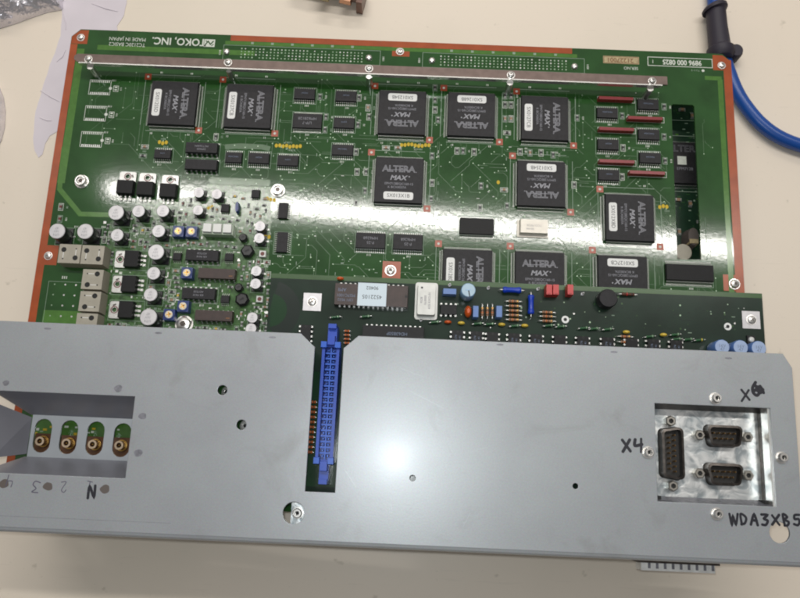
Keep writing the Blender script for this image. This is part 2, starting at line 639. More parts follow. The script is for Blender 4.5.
# copper coloured rim
print_mb.rect(-WB + 2.15, -140, ZC, 4.3, 260, "copper_mask")
print_mb.rect(WB - 2.4, -84, ZC, 4.8, 160, "copper_mask")
xa, xb = P(231, 35)[0], P(572, 48)[0]
print_mb.rect((xa + xb) / 2, -1.9, ZC, xb - xa, 3.8, "copper_mask")
for px, py, sx, sy in ((80, 37, 9.8, 9.2), (401, 49.5, 10.5, 9.4), (722, 63, 11, 10), (734.5, 283, 12.5, 9.4), (48, 255, 11, 11.5), (391.5, 270, 10.2, 10)):
    x, y = P(px, py)
    u0, u1, v0, v1 = max(x - sx / 2, -WB + .02), min(x + sx / 2, WB - .02), y - sy / 2, min(y + sy / 2, -.02)
    q = [(u0, v0), (u1, v0), (u1, v1), (u0, v1)]
    if py < 45:
        q = [(u0, v0), (u1, v0), (u1, v1), (-WB + 5.03, v1), (u0, -5.03)]
    elif px > 700 and py < 80:
        q = [(u0, v0), (u1, v0), (u1, -5.03), (WB - 5.03, v1), (u0, v1)]
    print_mb.add([(a, b_, ZC + 0.006) for a, b_ in q], [list(range(len(q)))], "copper_mask")
    claim(x, y, sx, sy)
# lighter bare strips inside the rim
print_mb.rect(-WB + 6.8, -56, ZL, 4.4, 86, "mask_light")
print_mb.rect(WB - 7.2, -85, ZL, 3.0, 136, "mask_light")
print_mb.rect(WB - 11.2, -16.3, ZL + .004, 10, 2.6, "mask_light")
print_mb.rect((xa + xb) / 2, -5.2, ZL, xb - xa + 6, 2.4, "mask_light")
print_mb.rect(-135, -11.6, ZL, 95, 3.2, "mask_light")
print_mb.ribbon([P(64, 147), P(59.5, 189), P(80, 214), P(112, 215)], 2.8, ZL + .003, "mask_light")
print_mb.ribbon([P(225, 147), P(240, 146), P(262, 147), P(270, 149)], 3.2, ZL + .003, "mask_trace")
print_mb.ribbon([P(210, 178), P(213, 180.5), P(270, 183)], 4, ZL + .004, "mask_pale")
# dense analog corner: paler, crowded ground under the small parts
q = [P(207, 184), P(271, 187), P(271, 222), P(264, 335), P(96, 330), P(110, 222), P(150, 200), P(205, 196)]
print_mb.add([(x, y, ZL - .006) for x, y in q], [list(range(len(q)))], "mask_dense")


def row_of_marks(x, y, n, s=0.9, rot=0.0, m="silk", z=ZK):
    """unreadable tiny designator: a few upright strokes"""
    c, sn = math.cos(rot), math.sin(rot)
    for i in range(n):
        u = (i - (n - 1) / 2) * s * 0.95
        w = random.choice((0.35, 0.55, 0.7)) * s
        print_mb.rect(x + c * u, y + sn * u, z, w * 0.8, s * 1.25, m, rot)
        if random.random() < .5:
            print_mb.rect(x + c * u, y + sn * u, z + .004, w * 0.3, s * .5, "mask_green", rot)


zk = [0]


def silk_z():
    zk[0] = (zk[0] + 1) % 30
    return ZK + zk[0] * 0.0015


# --- lettering along the far edge (upside down in the photograph)
PI = math.pi
x, y = P(179, 41.5)
print_mb.text("TOKO, INC.", x, y, ZK, 6.6, "silk", PI, wide=0.93, bold=0.02)
x, y = P(127.5, 39.2)
print_mb.text("MADE IN JAPAN", x, y, ZK, 3.3, "silk", PI, wide=0.95)
x, y = P(127, 44.6)
print_mb.text("TC2120C BASIC2", x, y, ZK, 3.3, "silk", PI, wide=0.9)
x, y = P(209.5, 43.3)
print_mb.rect(x, y, ZK, 6.5, 5.0, "silk")
print_mb.ribbon([(x - 2.6, y - 1.4), (x - .9, y + 1.2), (x + .6, y - .8), (x + 2.4, y + 1.5)], .75, ZK + .01, "mask_green")
print_mb.ribbon([(x - 2.4, y + 1.6), (x - 1.2, y + .6)], .6, ZK + .012, "mask_green")
print_mb.ribbon([(x + 1.2, y - 1.7), (x + 2.6, y - .7)], .6, ZK + .012, "mask_green")
x, y = P(680, 62.5)
print_mb.outline(x, y, ZK, 38.5, 5.6, .4, "silk")
print_mb.text("9896 000 0825", x + 1.2, y, ZK + .004, 4.5, "silk", PI, wide=0.86, bold=0.025)
print_mb.text("1", x - 16.3, y, ZK + .004, 3.4, "silk", PI)
x, y = P(631, 68.3)
print_mb.text("SER.NO", x, y, ZK, 2.7, "silk", PI, wide=0.95)
x, y = P(698, 70.6)
print_mb.text("TU-V 0", x - 1.5, y, ZK, 1.7, "silk_dim", PI)
print_mb.disc(x + 3, y, ZK, .9, "silk", 8)
x, y = P(618, 60.3)
claim(0, -8, 400, 17, 0)
claim(-20, -21, 350, 11, 0)
# --- two fields of connector pins along the far edge
for (xl, yl), (xr, yr) in ((P(242, 47.5), P(362, 55)), (P(441, 57), P(566, 64.5))):
    for i in range(34):
        for j in range(4):
            if random.random() < .97:
                u = i / 33
                print_mb.disc(xl + (xr - xl) * u, -8.6 - 1.9 * j - .2, ZK, .42 if (i + j) % 3 else .55, "via" if random.random() < .7 else "silk", 6)
    print_mb.outline((xl + xr) / 2, -11.6, ZK - .01, abs(xr - xl) + 22, 9.6, .25, "silk_dim")
    for i in range(6):
        print_mb.rect(xl + (xr - xl) * (i + .5) / 6, -4.9, ZK, 1.6, 1.4, "silk_dim")
    for sgn, xe in ((-1, xl), (1, xr)):
        row_of_marks(xe + sgn * 13, -12, 4, .9, PI / 2)

# --- empty chip outlines on the left
for px, py in ((100, 87.5), (95.5, 113.5), (91.5, 139.5)):
    x, y = P(px, py)
    z = silk_z()
    print_mb.outline(x, y, z, 12.6, 9.4, .28, "silk")
    for i in range(10):
        for s in (-1, 1):
            print_mb.rect(x - 5.1 + i * 1.13, y + s * 3.9, z - .002, .62, 1.5, "tin" if s < 0 else "silk")
    print_mb.disc(x + 6.3, y - .4, z + .003, 1.0, "silk", 10)
    x2 = x + 9.6
    print_mb.outline(x2, y - .5, z, 2.8, 3.6, .3, "silk")
    print_mb.rect(x2, y + .4, z, 1.5, .9, "silk")
    print_mb.rect(x2, y - 1.2, z, 1.5, .7, "silk")
    row_of_marks(x + 8, y + 4.8, 3)
    row_of_marks(x2 + 3, y - .5, 3, .8, PI / 2)
    claim(x + 3, y, 22, 12)

# --- square logic chips
LEADS = {}


def lead_frame_mesh(bx, by, n_x, n_y, reach, h, w, m="lead_metal", drop=True):
    key = (bx, by, n_x, n_y, reach, h, w, m)
    if key in LEADS:
        return LEADS[key]
    b = MB()
    for n, half, run, rot in ((n_x, by / 2, bx, 0), (n_x, by / 2, bx, PI), (n_y, bx / 2, by, PI / 2), (n_y, bx / 2, by, -PI / 2)):
        if not n:
            continue
        pitch = (run - 1.6) / (n - 1) if n > 1 else 0
        c, s = math.cos(rot), math.sin(rot)
        for i in range(n):
            u = -(run - 1.6) / 2 + i * pitch
            prof = [(half - .05, h), (half + reach * .4, h - .1), (half + reach * .62, .12), (half + reach, .08)]
            vs = []
            for v, z in prof:
                for du in (-w / 2, w / 2):
                    a, bb = u + du, -v
                    vs.append((c * a - s * bb, s * a + c * bb, z))
            b.add(vs, [[0, 1, 3, 2], [2, 3, 5, 4], [4, 5, 7, 6]], m)
    LEADS[key] = b.mesh("lead_frame")
    return LEADS[key]


def square_chip(px, py, rot, code):
    x, y = P(px, py, 3.9)
    a = {0: 0.0, 180: PI, -90: -PI / 2}[rot]
    b = MB()
    b.box(0, 0, .45, 27.2, 27.2, 1.75, "epoxy_dark", inset=-.5)
    b.box(0, 0, 2.201, 27.9, 27.9, 1.7, "epoxy", inset=.55)
    zt = 3.92
    b.text("ALTERA", -.4, 6.6, zt + .03, 5.4, "ink_pale", wide=.98, outline=.026)
    b.ribbon([(-7.6, 6.1), (6.8, 6.1)], .35, zt + .005, "ink_grey")
    b.text("MAX", -.6, 1.2, zt, 3.9, "ink_pale", wide=1.1, bold=.035, shear=.25)
    b.disc(5.8, 2.2, zt, .45, "ink_pale", 8)
    b.text("EPM7128EQC160-15", 0, -2.4, zt, 2.0, "ink_grey", wide=.95, bold=.01)
    b.text("K BCX0037A", -1, -4.5, zt, 1.9, "ink_grey", bold=.01)
    b.disc(9.6, 5.0, zt, .35, "ink_grey", 8)
    o = part("logic_chip", b.mesh("logic_chip"), board, (x, y, 0), a)
    sub("lead_frame", lead_frame_mesh(27.6, 27.6, 40, 40, 2.0, 2.0, .32), o)
    if code:
        s = MB()
        pts = []
        for cx, cy, st in ((7.3, 1.1, 0), (-7.3, 1.1, 90), (-7.3, -1.1, 180), (7.3, -1.1, 270)):
            for k in range(5):
                th = R(st + k * 22.5)
                pts.append((cx + 1.2 * math.cos(th), cy + 1.2 * math.sin(th)))
        s.prism(pts, 0, .1, "paper")
        s.text(code, 0, 0, .112, 3.1, "ink_black", wide=.95)
        sub("sticker", s.mesh("sticker"), o, (0, -9.6, 3.93))
    z = silk_z()
    x, y = P(px, py, 0.5)
    print_mb.rect(x - 1, y + 18, z, 31, .3, "silk_dim")
    print_mb.rect(x + 18, y - 1, z, .3, 31, "silk_dim")
    print_mb.rect(x + 1, y - 18, z, 31, .3, "silk_dim")
    print_mb.rect(x - 18, y + 1, z, .3, 31, "silk_dim")
    for s in (-1, 1):
        fx, fy = x + s * 16.8, y - s * 16.6
        print_mb.rect(fx, fy, z + .004, 3.9, 3.9, "fiducial")
        print_mb.disc(fx, fy, z + .008, .75, "silk", 10)
        row_of_marks(x + s * 9, y + 19.6, 2)
        row_of_marks(x - s * 11, y - 19.6, 2)
    claim(x, y, 38, 38, 0)


for a in ((173, 103, -90, "SX012S5D"), (248.5, 106, -90, "SX0127CB"), (402, 112.5, 180, "SX01254B"), (471.5, 114.5, 180, "SX01268B"),
          (545, 118, -90, "SX0127CB"), (399, 180, 0, "SX013X1B"), (541.5, 183.5, 180, "SX01254B"), (630, 217.5, -90, "SX012X8D"),
          (467.5, 273, -90, "SX0128D"), (540, 275.5, 0, None), (623, 279.5, 180, "SX0127CB")):
    square_chip(*a)


# --- two-row chips
def row_chip(name, px, py, L, W, n, rz=0.0, H=2.3, m="epoxy", reach=1.5, ink=True, silk=True, mark=None, lw=.45, pads=True):
    x, y = P(px, py, H)
    b = MB()
    b.box(0, 0, .3, L - .3, W - .3, H * .45, m, inset=-.15)
    b.box(0, 0, .3 + H * .45, L, W, H * .55, m, inset=.35)
    zt = .3 + H + .015
    if ink:
        if mark:
            for k, s in enumerate(mark):
                b.text(s, 0, W * .16 - k * W * .3, zt, W * .26, "ink_grey", PI)
        else:
            b.text(random.choice(("74HC244", "74HC245A", "HC541", "LS374")) if L < 14 else "HM62256", 0, W * .08, zt, W * .2, "ink_blue", PI)
    b.disc(-L / 2 + 1.1, -W / 2 + 1.2, zt, .4, "epoxy_dark", 10)
    o = part(name, b.mesh(name), board, (x, y, 0), rz)
    sub("lead_frame", lead_frame_mesh(L, W, n, 0, reach, H * .55, lw), o)
    sx, sy = (L, W + 2 * reach) if abs(rz) < .1 else (W + 2 * reach, L)
    if silk:
        z = silk_z()
        print_mb.outline(x, y, z, sx + .9, sy + 1.0, .25, "silk_dim")
        if abs(rz) < .1:
            for i in range(n):
                u = -(L - 1.6) / 2 + i * (L - 1.6) / (n - 1)
                for s in (-1, 1):
                    print_mb.rect(x + u, y + s * (W / 2 + reach * .85), z - .003, lw * 1.25, .9, "tin")
        row_of_marks(x + random.uniform(-2, 2), y - sy / 2 - 1.6, 3)
    claim(x, y, sx + 1, sy + 1)
    return o


for a in ((304.5, 94, 12.6, 6.6, 10), (346, 96.3, 12.6, 6.6, 10), (344, 123, 12.4, 6.6, 10), (342.5, 150, 12.6, 6.6, 10),
          (162.5, 154, 10.0, 5.4, 8), (233.5, 157.5, 10.0, 6.4, 8), (258.7, 158.3, 12.4, 6.4, 10), (287.8, 160.6, 12.4, 6.4, 10),
          (607.5, 113, 12.6, 6.4, 10), (648.3, 104.6, 12.6, 6.4, 10), (649, 134.6, 12.6, 6.4, 10), (608.3, 144.6, 12.6, 6.4, 10),
          (650.3, 158, 12.6, 6.4, 10), (609, 175, 12.6, 6.4, 10)):
    row_chip("bus_driver_chip", *a)
row_chip("memory_chip", 307.3, 121, 17.4, 9.2, 18, lw=.35, mark=("HM628128", "LFP-7"))
row_chip("memory_chip", 370.5, 240.5, 16.8, 9.0, 14, H=3.2, lw=.5, mark=("HM6268", "P-25"))
row_chip("memory_chip", 408, 242, 16.8, 9.0, 14, H=3.2, lw=.5, mark=("HM6268", "P-25"))
row_chip("flash_chip", 477, 226.2, 19.6, 9.4, 24, H=2.6, m="epoxy_dark", lw=.35, ink=False)
row_chip("wide_chip", 690, 272.5, 26.8, 9.2, 40, H=2.8, m="epoxy_dark", lw=.32, ink=False, reach=2.4)
row_chip("bus_driver_chip", 283, 210.5, 9.6, 5.4, 8, PI / 2, ink=False)
row_chip("bus_driver_chip", 282, 242, 12.2, 6.0, 10, PI / 2, ink=False)
for px, py, L, W, n in ((255.5, 193.8, 5.0, 4.8, 4), (225, 208, 5.0, 4.8, 4), (229, 257, 5, 4.4, 4), (225, 299, 5, 4.4, 4), (177, 256.5, 5, 4.4, 4)):
    row_chip("amplifier_chip", px, py, L, W, n, ink=False, silk=False, reach=1.3, H=1.9)
for px, py, mk in ((201.5, 147.8, ("MCT2640N", "DP9505")), (201, 164.5, ("", "")), (202, 255.2, ("AD7528", "KR 9418")), (198.5, 293.5, ("AD7528", "KR 9418"))):
    o = row_chip("dual_row_chip", px, py, 18.8, 6.2, 7, H=3.9, m="epoxy", reach=1.1, lw=.9, mark=mk)

# --- red resistor networks standing on edge
for px, py in ((616, 98.5), (645.3, 118.3), (616.6, 129.2), (617, 161.5), (647.3, 172.8)):
    x, y = P(px, py, 4)
    b = MB()
    b.box(0, 0, .7, 20.6, 1.9, 3.6, "resnet_red", inset=.25)
    for i in range(8):
        b.box(-8.9 + i * 2.54, 0, 3.0, 1.5, 2.15, 1.1, "resnet_red", inset=.25)
    o = part("resistor_network", b.mesh("resistor_network"), board, (x, y, 0))
    b = MB()
    for i in range(8):
        b.box(-8.9 + i * 2.54, 0, .05, .5, .4, .66, "tin")
    sub("lead_frame", b.mesh("lead_frame"), o)
    xx, yy = P(px, py + 1.5, 0)
    z = silk_z()
    print_mb.outline(xx, yy, z, 22, 3.4, .25, "silk")
    claim(xx, yy, 23, 6)

# --- crystal oscillator with a pale gold lid
x, y = P(533.5, 227.3, 4)
b = MB()
b.box(0, 0, .2, 17.6, 9.8, .7, "gold_lid")
b.box(.4, .6, .9, 16.2, 8.4, 3.4, "gold_lid", inset=.5)
b.text("TCO-7072K", .2, 1.0, 4.32, 1.7, "ink_grey", PI)
b.text("50.000", -2, -1.0, 4.32, 1.6, "ink_grey", PI)
part("oscillator", b.mesh("oscillator"), board, (x, y, 0))
claim(x, y, 19, 12)
for k, (px, py) in enumerate(((554, 223), (569, 223))):
    x, y = P(px, py)
    z = silk_z()
    print_mb.outline(x, y, z, 6 if k == 0 else 2.4, 6, .3, "silk")
    row_of_marks(x, y + 1, 3 if k == 0 else 2)
    row_of_marks(x, y - 1.4, 3 if k == 0 else 2)


# --- power transistors with metal tabs
def tab_chip(px, py, rz):
    x, y = P(px, py, 4)
    b = MB()
    b.box(0, -1.0, .3, 9.6, 8.2, 4.1, "epoxy_dark", inset=.3)
    o = part("power_transistor", b.mesh("power_transistor"), board, (x, y, 0), rz)
    t_ = MB()
    take(t_, cut_sheet("tab", [(-4.8, 3.12), (4.8, 3.12), (4.8, 8.4), (3.9, 9.0), (-3.9, 9.0), (-4.8, 8.4)], [circle(0, 6.2, 1.35, 16)], .25, 1.5, "tin"))
    t_.ring(0, 6.2, 1.52, 1.6, 2.15, "smd_red")
    t_.rect(2.8, 6.4, 1.52, .9, 1.9, "shell_dark", .4)
    sub("tab", t_.mesh("tab"), o)
    for u in (-2.6, 0, 2.6):
        l = MB()
        l.prism([(u - .65, -8.2), (u + .65, -8.2), (u + .65, -5.12), (u - .65, -5.12)], .1, .75, "tin")
        l.box(u, -5.9, .76, 1.2, 1.5, .8, "tin", inset=.2)
        sub("lead", l.mesh("lead"), o)
    c, s = math.cos(rz), math.sin(rz)
    print_mb.outline(x, y, silk_z(), *((11.4, 19.5) if abs(rz) < .1 else (19.5, 11.4)), .25, "silk_dim")
    claim(x, y, *((11.4, 18.5) if abs(rz) < .1 else (18.5, 11.4)))


for px, py in ((125, 185), (145, 186.5), (167.8, 188.5)):
    tab_chip(px, py, 0)
for px, py in ((129.5, 258.5), (126.8, 283.5), (123.8, 309.2)):
    tab_chip(px, py, PI / 2)

# --- can capacitors
CAN = {}


def can_mesh(r, h):
    k = (r, h)
    if k not in CAN:
        b = MB()
        b.box(0, 0, .1, 2 * r + .3, 2 * r + .3, .9, "can_sleeve", inset=.2)
        prof = [(r * .93, 1.0), (r, 1.5), (r, h - .9), (r * .97, h - .55)]
        b.lathe(0, 0, prof + [(r * .97, h - .5)], "can_sleeve", 26)
        b2 = MB()
        b2.lathe(0, 0, [(r * .985, h - .49), (r * .985, h - .25), (r * .93, h)], "can_top", 26)
        for i in range(3):
            b2.text(("47", "16V", "UT4")[i], -r * .05, r * .38 - i * r * .42, h + .02, r * .42, "ink_grey", PI)
        b3 = MB()
        for s in (-1, 1):
            b3.box(s * (r + .5), 0, .06, 1.5, .9, .3, "tin")
        CAN[k] = (b.mesh("can_capacitor", True), b2.mesh("cap_top"), b3.mesh("terminal"))
    return CAN[k]


def can(px, py, r, h):
    x, y = P(px, py, h)
    a, b_, c_ = can_mesh(r, h)
    o = part("can_capacitor", a, board, (x, y, 0))
    sub("cap_top", b_, o)
    sub("terminal", c_, o)
    print_mb.outline(x, y, silk_z(), 2 * r + 1.6, 2 * r + 1.4, .22, "silk_dim")
    claim(x, y, 2 * r + 1, 2 * r + 1)
    row_of_marks(x + r + 1, y + r + 1.6, 3)


for px, py, r, h in ((57, 231, 4.5, 10.5), (85, 231.3, 4.5, 10.5), (116, 212.5, 4.4, 10.5), (138.5, 211, 3.6, 9), (162.8, 210.8, 3.6, 9),
                     (117, 235, 3.6, 8.5), (158.5, 231, 3.7, 8), (156, 252, 4.5, 10), (153.5, 273.2, 3.7, 8.5), (150.5, 294.5, 3.8, 8.5), (148.3, 317, 4.7, 10),
                     (198.8, 192.6, 3.0, 5.8), (216.8, 194, 3.0, 5.8), (198, 210, 3.0, 5.8),
                     (260, 226, 3.0, 6.5), (259.2, 238, 3.0, 6.5), (256.3, 270.8, 3.0, 6.5), (255.5, 283.6, 3.0, 6.5), (252.3, 317.5, 3.0, 6.5), (251, 328.5, 3.0, 6.5)):
    can(px, py, r, h)


# --- cream test connectors
def cream_block(px, py, w, d, rz, label=None):
    x, y = P(px, py, 9)
    b = MB()
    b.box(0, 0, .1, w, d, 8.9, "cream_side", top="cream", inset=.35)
    zt = 9.02
    for s in (-1, 1):
        hx, hy = s * w * .27, -s * d * .2
        b.disc(hx, hy, zt, 1.45, "hole_black", 18)
        b.rect(hx, hy + s * d * .28, zt + .01, .32, 3.4, "paper")
        b.disc(hx, hy + s * d * .46, zt + .012, .45, "hole_black", 8)
    b.rect(0, 0, zt + .005, .22, 1.6, "cream_side")
    part("test_connector", b.mesh("test_connector"), board, (x, y, 0), rz)
    claim(x, y, *((w, d) if abs(rz) < .1 else (d, w)))


cream_block(69.5, 253.7, 12.6, 11.2, PI)
cream_block(92.5, 254.8, 12.9, 11.2, PI)
cream_block(92.3, 279.3, 11.6, 11.8, PI / 2)
cream_block(89.7, 301.3, 11.6, 11.8, PI / 2)
cream_block(86.3, 323.4, 11.6, 11.8, PI / 2)
# empty pin grid beside them
x0, y0 = P(63, 301)
print_mb.outline(x0 + .5, y0 - 2, silk_z(), 20, 26, .2, "silk_dim")
for i in range(3):
    for j in range(5):
        print_mb.disc(x0 - 6 + i * 6.0, y0 + 9.4 - j * 6.0, ZK + .01, .55 if i else .4, "tin" if i else "via", 8)
print_mb.rect(x0 + 1, y0 - 9.5, ZL - .004, 22, 8, "mask_light")
row_of_marks(x0 - 1, y0 + 13.5, 3, 1.2)
claim(x0, y0, 24, 30)

# --- blue trimmers
for px, py, rz in ((178, 231, .2), (191.2, 231.3, .9), (186.6, 272.6, .1), (182.8, 306, .6), (168.8, 314.4, .2)):
    x, y = P(px, py, 5)
    b = MB()
    b.box(0, 0, .2, 6.6, 6.6, 4.4, "trimmer_blue", inset=.3)
    b.lathe(0, 0, [(2.9, 4.61), (2.9, 4.9), (2.7, 5.0)], "trimmer_blue", 20)
    o = part("trimmer", b.mesh("trimmer"), board, (x, y, 0))
    d = MB()
    d.lathe(0, 0, [(2.1, 5.01), (2.1, 5.15)], "trimmer_dial", 18)
    d.rect(0, 0, 5.17, 3.0, .75, "brass", rz)
    d.rect(0, 0, 5.18, .75, 3.0, "brass", rz)
    d.disc(.4, .3, 5.19, .5, "ink_brown", 8)
    sub("dial", d.mesh("dial"), o)
    claim(x, y, 6.8, 6.8)

# --- white three-key relay block, brown packs, black coils
x, y = P(217, 228, 8)
b = MB()
b.box(0, 0, .2, 17.4, 6.2, 5.6, "relay_clear", inset=.2)
o = part("relay_block", b.mesh("relay_block"), board, (x, y, 0))
for i in (-1, 0, 1):
    k = MB()
    k.box(i * 5.6, .2, 5.82, 5.0, 5.4, 1.8, "relay_white", inset=.4)
    sub("white_cap", k.mesh("white_cap"), o)
claim(x, y, 18, 9)
for px, py in ((216.5, 273.5), (213.5, 315.5)):
    x, y = P(px, py, 4.5)
    b = MB()
    b.box(0, 0, .4, 21.0, 5.8, 4.2, "epoxy_brown", inset=.35)
    b.box(8.0, -1.2, 4.6, 2.0, .7, .03, "ink_brown")
    o = part("resistor_pack", b.mesh("resistor_pack"), board, (x, y, 0))
    sub("lead_frame", lead_frame_mesh(20.6, 5.8, 8, 0, 1.0, 2.2, .7), o)
    claim(x, y, 22, 8)
for px, py, r, n in ((242.7, 237, 2.4, 16), (247, 250.5, 3.9, 6), (241.6, 299, 4.0, 7), (238.3, 287, 2.4, 16)):
    x, y = P(px, py, 4)
    b = MB()
    b.lathe(0, 0, [(r * .9, .1), (r, .6), (r, 3.0), (r * .75, 4.0)], "smd_black", n)
    b.rect(0, 0, 4.01, r * .7, r * .25, "epoxy", .5)
    part("coil", b.mesh("coil"), board, (x, y, 0))
    claim(x, y, 2 * r, 2 * r)
for px, py in ((262.5, 253.8), (259.5, 299)):
    x, y = P(px, py, 2)
    b = MB()
    b.box(0, 0, .1, 3.8, 3.8, 2.0, "relay_white", inset=.2)
    b.lathe(0, 0, [(1.2, 2.11), (1.1, 2.3)], "smd_red", 12)
    part("test_switch", b.mesh("test_switch"), board, (x, y, 0))
    claim(x, y, 4.2, 4.2)
x, y = P(237, 207, 4)
b = MB()
b.prism([(u * 1.2, v * 3.4) for u, v in circle(0, 0, 1, 18)], .8, 4.6, "trimmer_blue", inset=.4)
o = part("blue_capacitor", b.mesh("blue_capacitor"), board, (x, y, 0))
claim(x, y, 4, 8)


# --- screws and posts on the board
def screw_mesh(r, h, hexa=True, m="steel"):
    b = MB()
    b.lathe(0, 0, [(r * 1.25, 0), (r * 1.25, .35), (r, .36), (r, h * .45), (r * .86, h * .8), (r * .5, h)], m, 24)
    if hexa:
        b.disc(0, 0, h + .012, r * .42, "shell_dark", 6)
    else:
        b.rect(0, 0, h + .012, r * .95, r * .2, "shell_dark", .5)
        b.rect(0, 0, h + .016, r * .2, r * .95, "shell_dark", .5)
    return b.mesh("screw", True)


scr_m, scr_s, scr_b = screw_mesh(2.5, 2.0), screw_mesh(1.9, 1.6, False), screw_mesh(1.9, 2.0, False)
for px, py, me in ((80, 36.5, scr_s), (400, 50.5, scr_s), (722.5, 64.5, scr_s), (735.5, 283.5, scr_m), (47.3, 255.2, scr_s), (390.5, 270, scr_m), (183.5, 324, screw_mesh(4.0, 3))):
    x, y = P(px, py, 1.5)
    part("screw", me, board, (x, y, .05))
for px, py in ((80, 180), (277.3, 189)):
    x, y = P(px, py, 3)
    b = MB()
    b.lathe(0, 0, [(4.0, .05), (4.0, .7), (3.3, .75), (3.3, 2.6), (2.9, 3.1), (2.2, 3.1), (1.6, 2.4)], "steel", 24)
    b.disc(0, 0, 2.42, 1.4, "shell_dark", 6)
    part("standoff_nut", b.mesh("standoff_nut", True), board, (x, y, 0))
    claim(x, y, 9, 9)
dome = MB()
dome.lathe(0, 0, [(2.1, .05), (2.0, .6), (1.5, 1.2), (.7, 1.5)], "steel", 18)
dome = dome.mesh("rivet", True)
for px, py in ((226.3, 51.3), (368.8, 57.3), (432, 60), (574.8, 66)):
    x, y = P(px, py, 1)
    part("rivet", dome, board, (x, y, 0))

# --- steel stiffener bar across the far side
xl, yl = P(74, 58, 13)
xr, yr = P(667.5, 84, 13)
ybar = (P(88, 60, 9)[1] + P(652, 83, 9)[1]) / 2
yc = P(370, 69.3, 13)[1]
b = MB()
L0 = xr - xl
pr = [(-L0 / 2, 2.2), (-L0 / 2 + 2.4, 3.2 - 6.2), (L0 / 2, -3.0), (L0 / 2, 3.0), (-L0 / 2 + 1.6, 3.0)]
b.prism([(-L0 / 2 + 2.4, -2.45), (L0 / 2, -2.45), (L0 / 2, 2.7), (-L0 / 2 + 1.6, 2.7), (-L0 / 2, 1.4), (-L0 / 2, -.9)], 11.8, 13.0, "bar_steel")
b.box(.0, -2.85, 10.0, L0 - 5.5, .7, 2.95, "bar_edge", inset=.12)  # lower lip: the edge highlight is put into a paler metal
bar = part("stiffener_bar", b.mesh("stiffener_bar"), board, ((xl + xr) / 2, yc, 0))
for px, py in ((88.3, 59), (228, 62.3), (369, 68.4), (511, 75), (652.3, 81)):
    x, y = P(px, py, 13.5)
    sub("bar_screw", scr_b, bar, (x - (xl + xr) / 2, y - yc, 13.02))
    p = MB()
    p.lathe(0, 0, [(1.9, .05), (1.9, 9.98)], "steel", 12)
    sub("post", p.mesh("post", True), bar, (x - (xl + xr) / 2, y - yc - 2.9, 0))

# --- serial number label
x, y = P(621, 60.3)
b = MB()
b.box(0, 0, .03, 21.5, 4.9, .12, "paper_tan")
b.outline(0, 0, .158, 20.6, 4.1, .3, "ink_brown")
b.text("21227001", -.6, 0, .16, 4.0, "ink_brown", PI, wide=1.0, bold=.02)
part("serial_label", b.mesh("serial_label"), board, (x, y, 0))

# --- yellow printed marks
for px, py, n in ((164.5, 143, 3), (290, 146.5, 8), (417, 145.5, 9), (272.5, 199.5, 3), (500, 182, 1), (665, 207, 3), (212, 207.5, 2), (269, 237, 2)):
    x, y = P(px, py)
    z = silk_z()
    for i in range(n):
        print_mb.disc(x + (i - n / 2) * 2.0, y + random.uniform(-.5, .5), z, .95, "silk_yellow", 9, 1.25)
    if n > 1:
        row_of_marks(x - 1, y + 2.4, min(6, n + 1), .8, 0, "silk_dim")
        row_of_marks(x + 1, y - 2.4, min(6, n + 1), .8, 0, "silk_dim")

# --- coaxial sockets seen through the slots in the plate
for px, py in ((39.5, 441), (66, 443), (92.2, 444.2), (118.8, 445.2)):
    x, y = P(px, py, 12)
    b = MB()
    b.box(0, -1.0, .1, 11.0, 10.5, 6.0, "socket_brown", inset=.2)
    b.lathe(0, 0, [(3.0, 6.12), (3.0, 8.0), (2.3, 8.01), (2.3, 12.0), (1.3, 12.0), (1.25, 9)], "brass", 20, ["socket_brown", "brass", "socket_brown", "socket_gold", "socket_brown", "hole_black"])
    b.lathe(0, 0, [(.6, 8.2), (.6, 11.0), (.3, 11.6)], "brass", 10)
    part("coaxial_socket", b.mesh("coaxial_socket", True), board, (x, y, 0))
xa, ya = P(30, 424, 0)
xb, yb = P(136, 431, 0)
print_mb.rect((xa + xb) / 2, (ya + yb) / 2 + 1, ZL + .012, xb - xa, 13, "mask_light")
for i in range(26):
    x, y = P(random.uniform(28, 134), random.uniform(423, 434), 0)
    print_mb.rect(x, y, ZK + i * .002, random.uniform(1, 2.2), random.uniform(.6, 1.4), random.choice(("silk", "silk_yellow", "mask_light", "via")))

# --- small surface-mount parts
SMD = {}


def smd_mesh(kind, L, W, H):
    k = (kind, L, W, H)
    if k not in SMD:
        b = MB()
        b.box(0, 0, .08, L * .58, W, H, kind, inset=.08)
        for s in (-1, 1):
            b.box(s * L * .42, 0, .07, L * .22, W * 1.02, H * 1.04, "smd_end", inset=.06)
            b.rect(s * L * .52, 0, .066, L * .3, W * 1.2, "smd_end")
        SMD[k] = b.mesh(KINDS_SMD[kind])
    return SMD[k]


KINDS_SMD = {"smd_black": "chip_resistor", "smd_cap": "chip_capacitor", "smd_red": "glass_diode", "tant_yellow": "tantalum_capacitor", "smd_grey": "chip_inductor"}
count = {k: 0 for k in KINDS_SMD.values()}


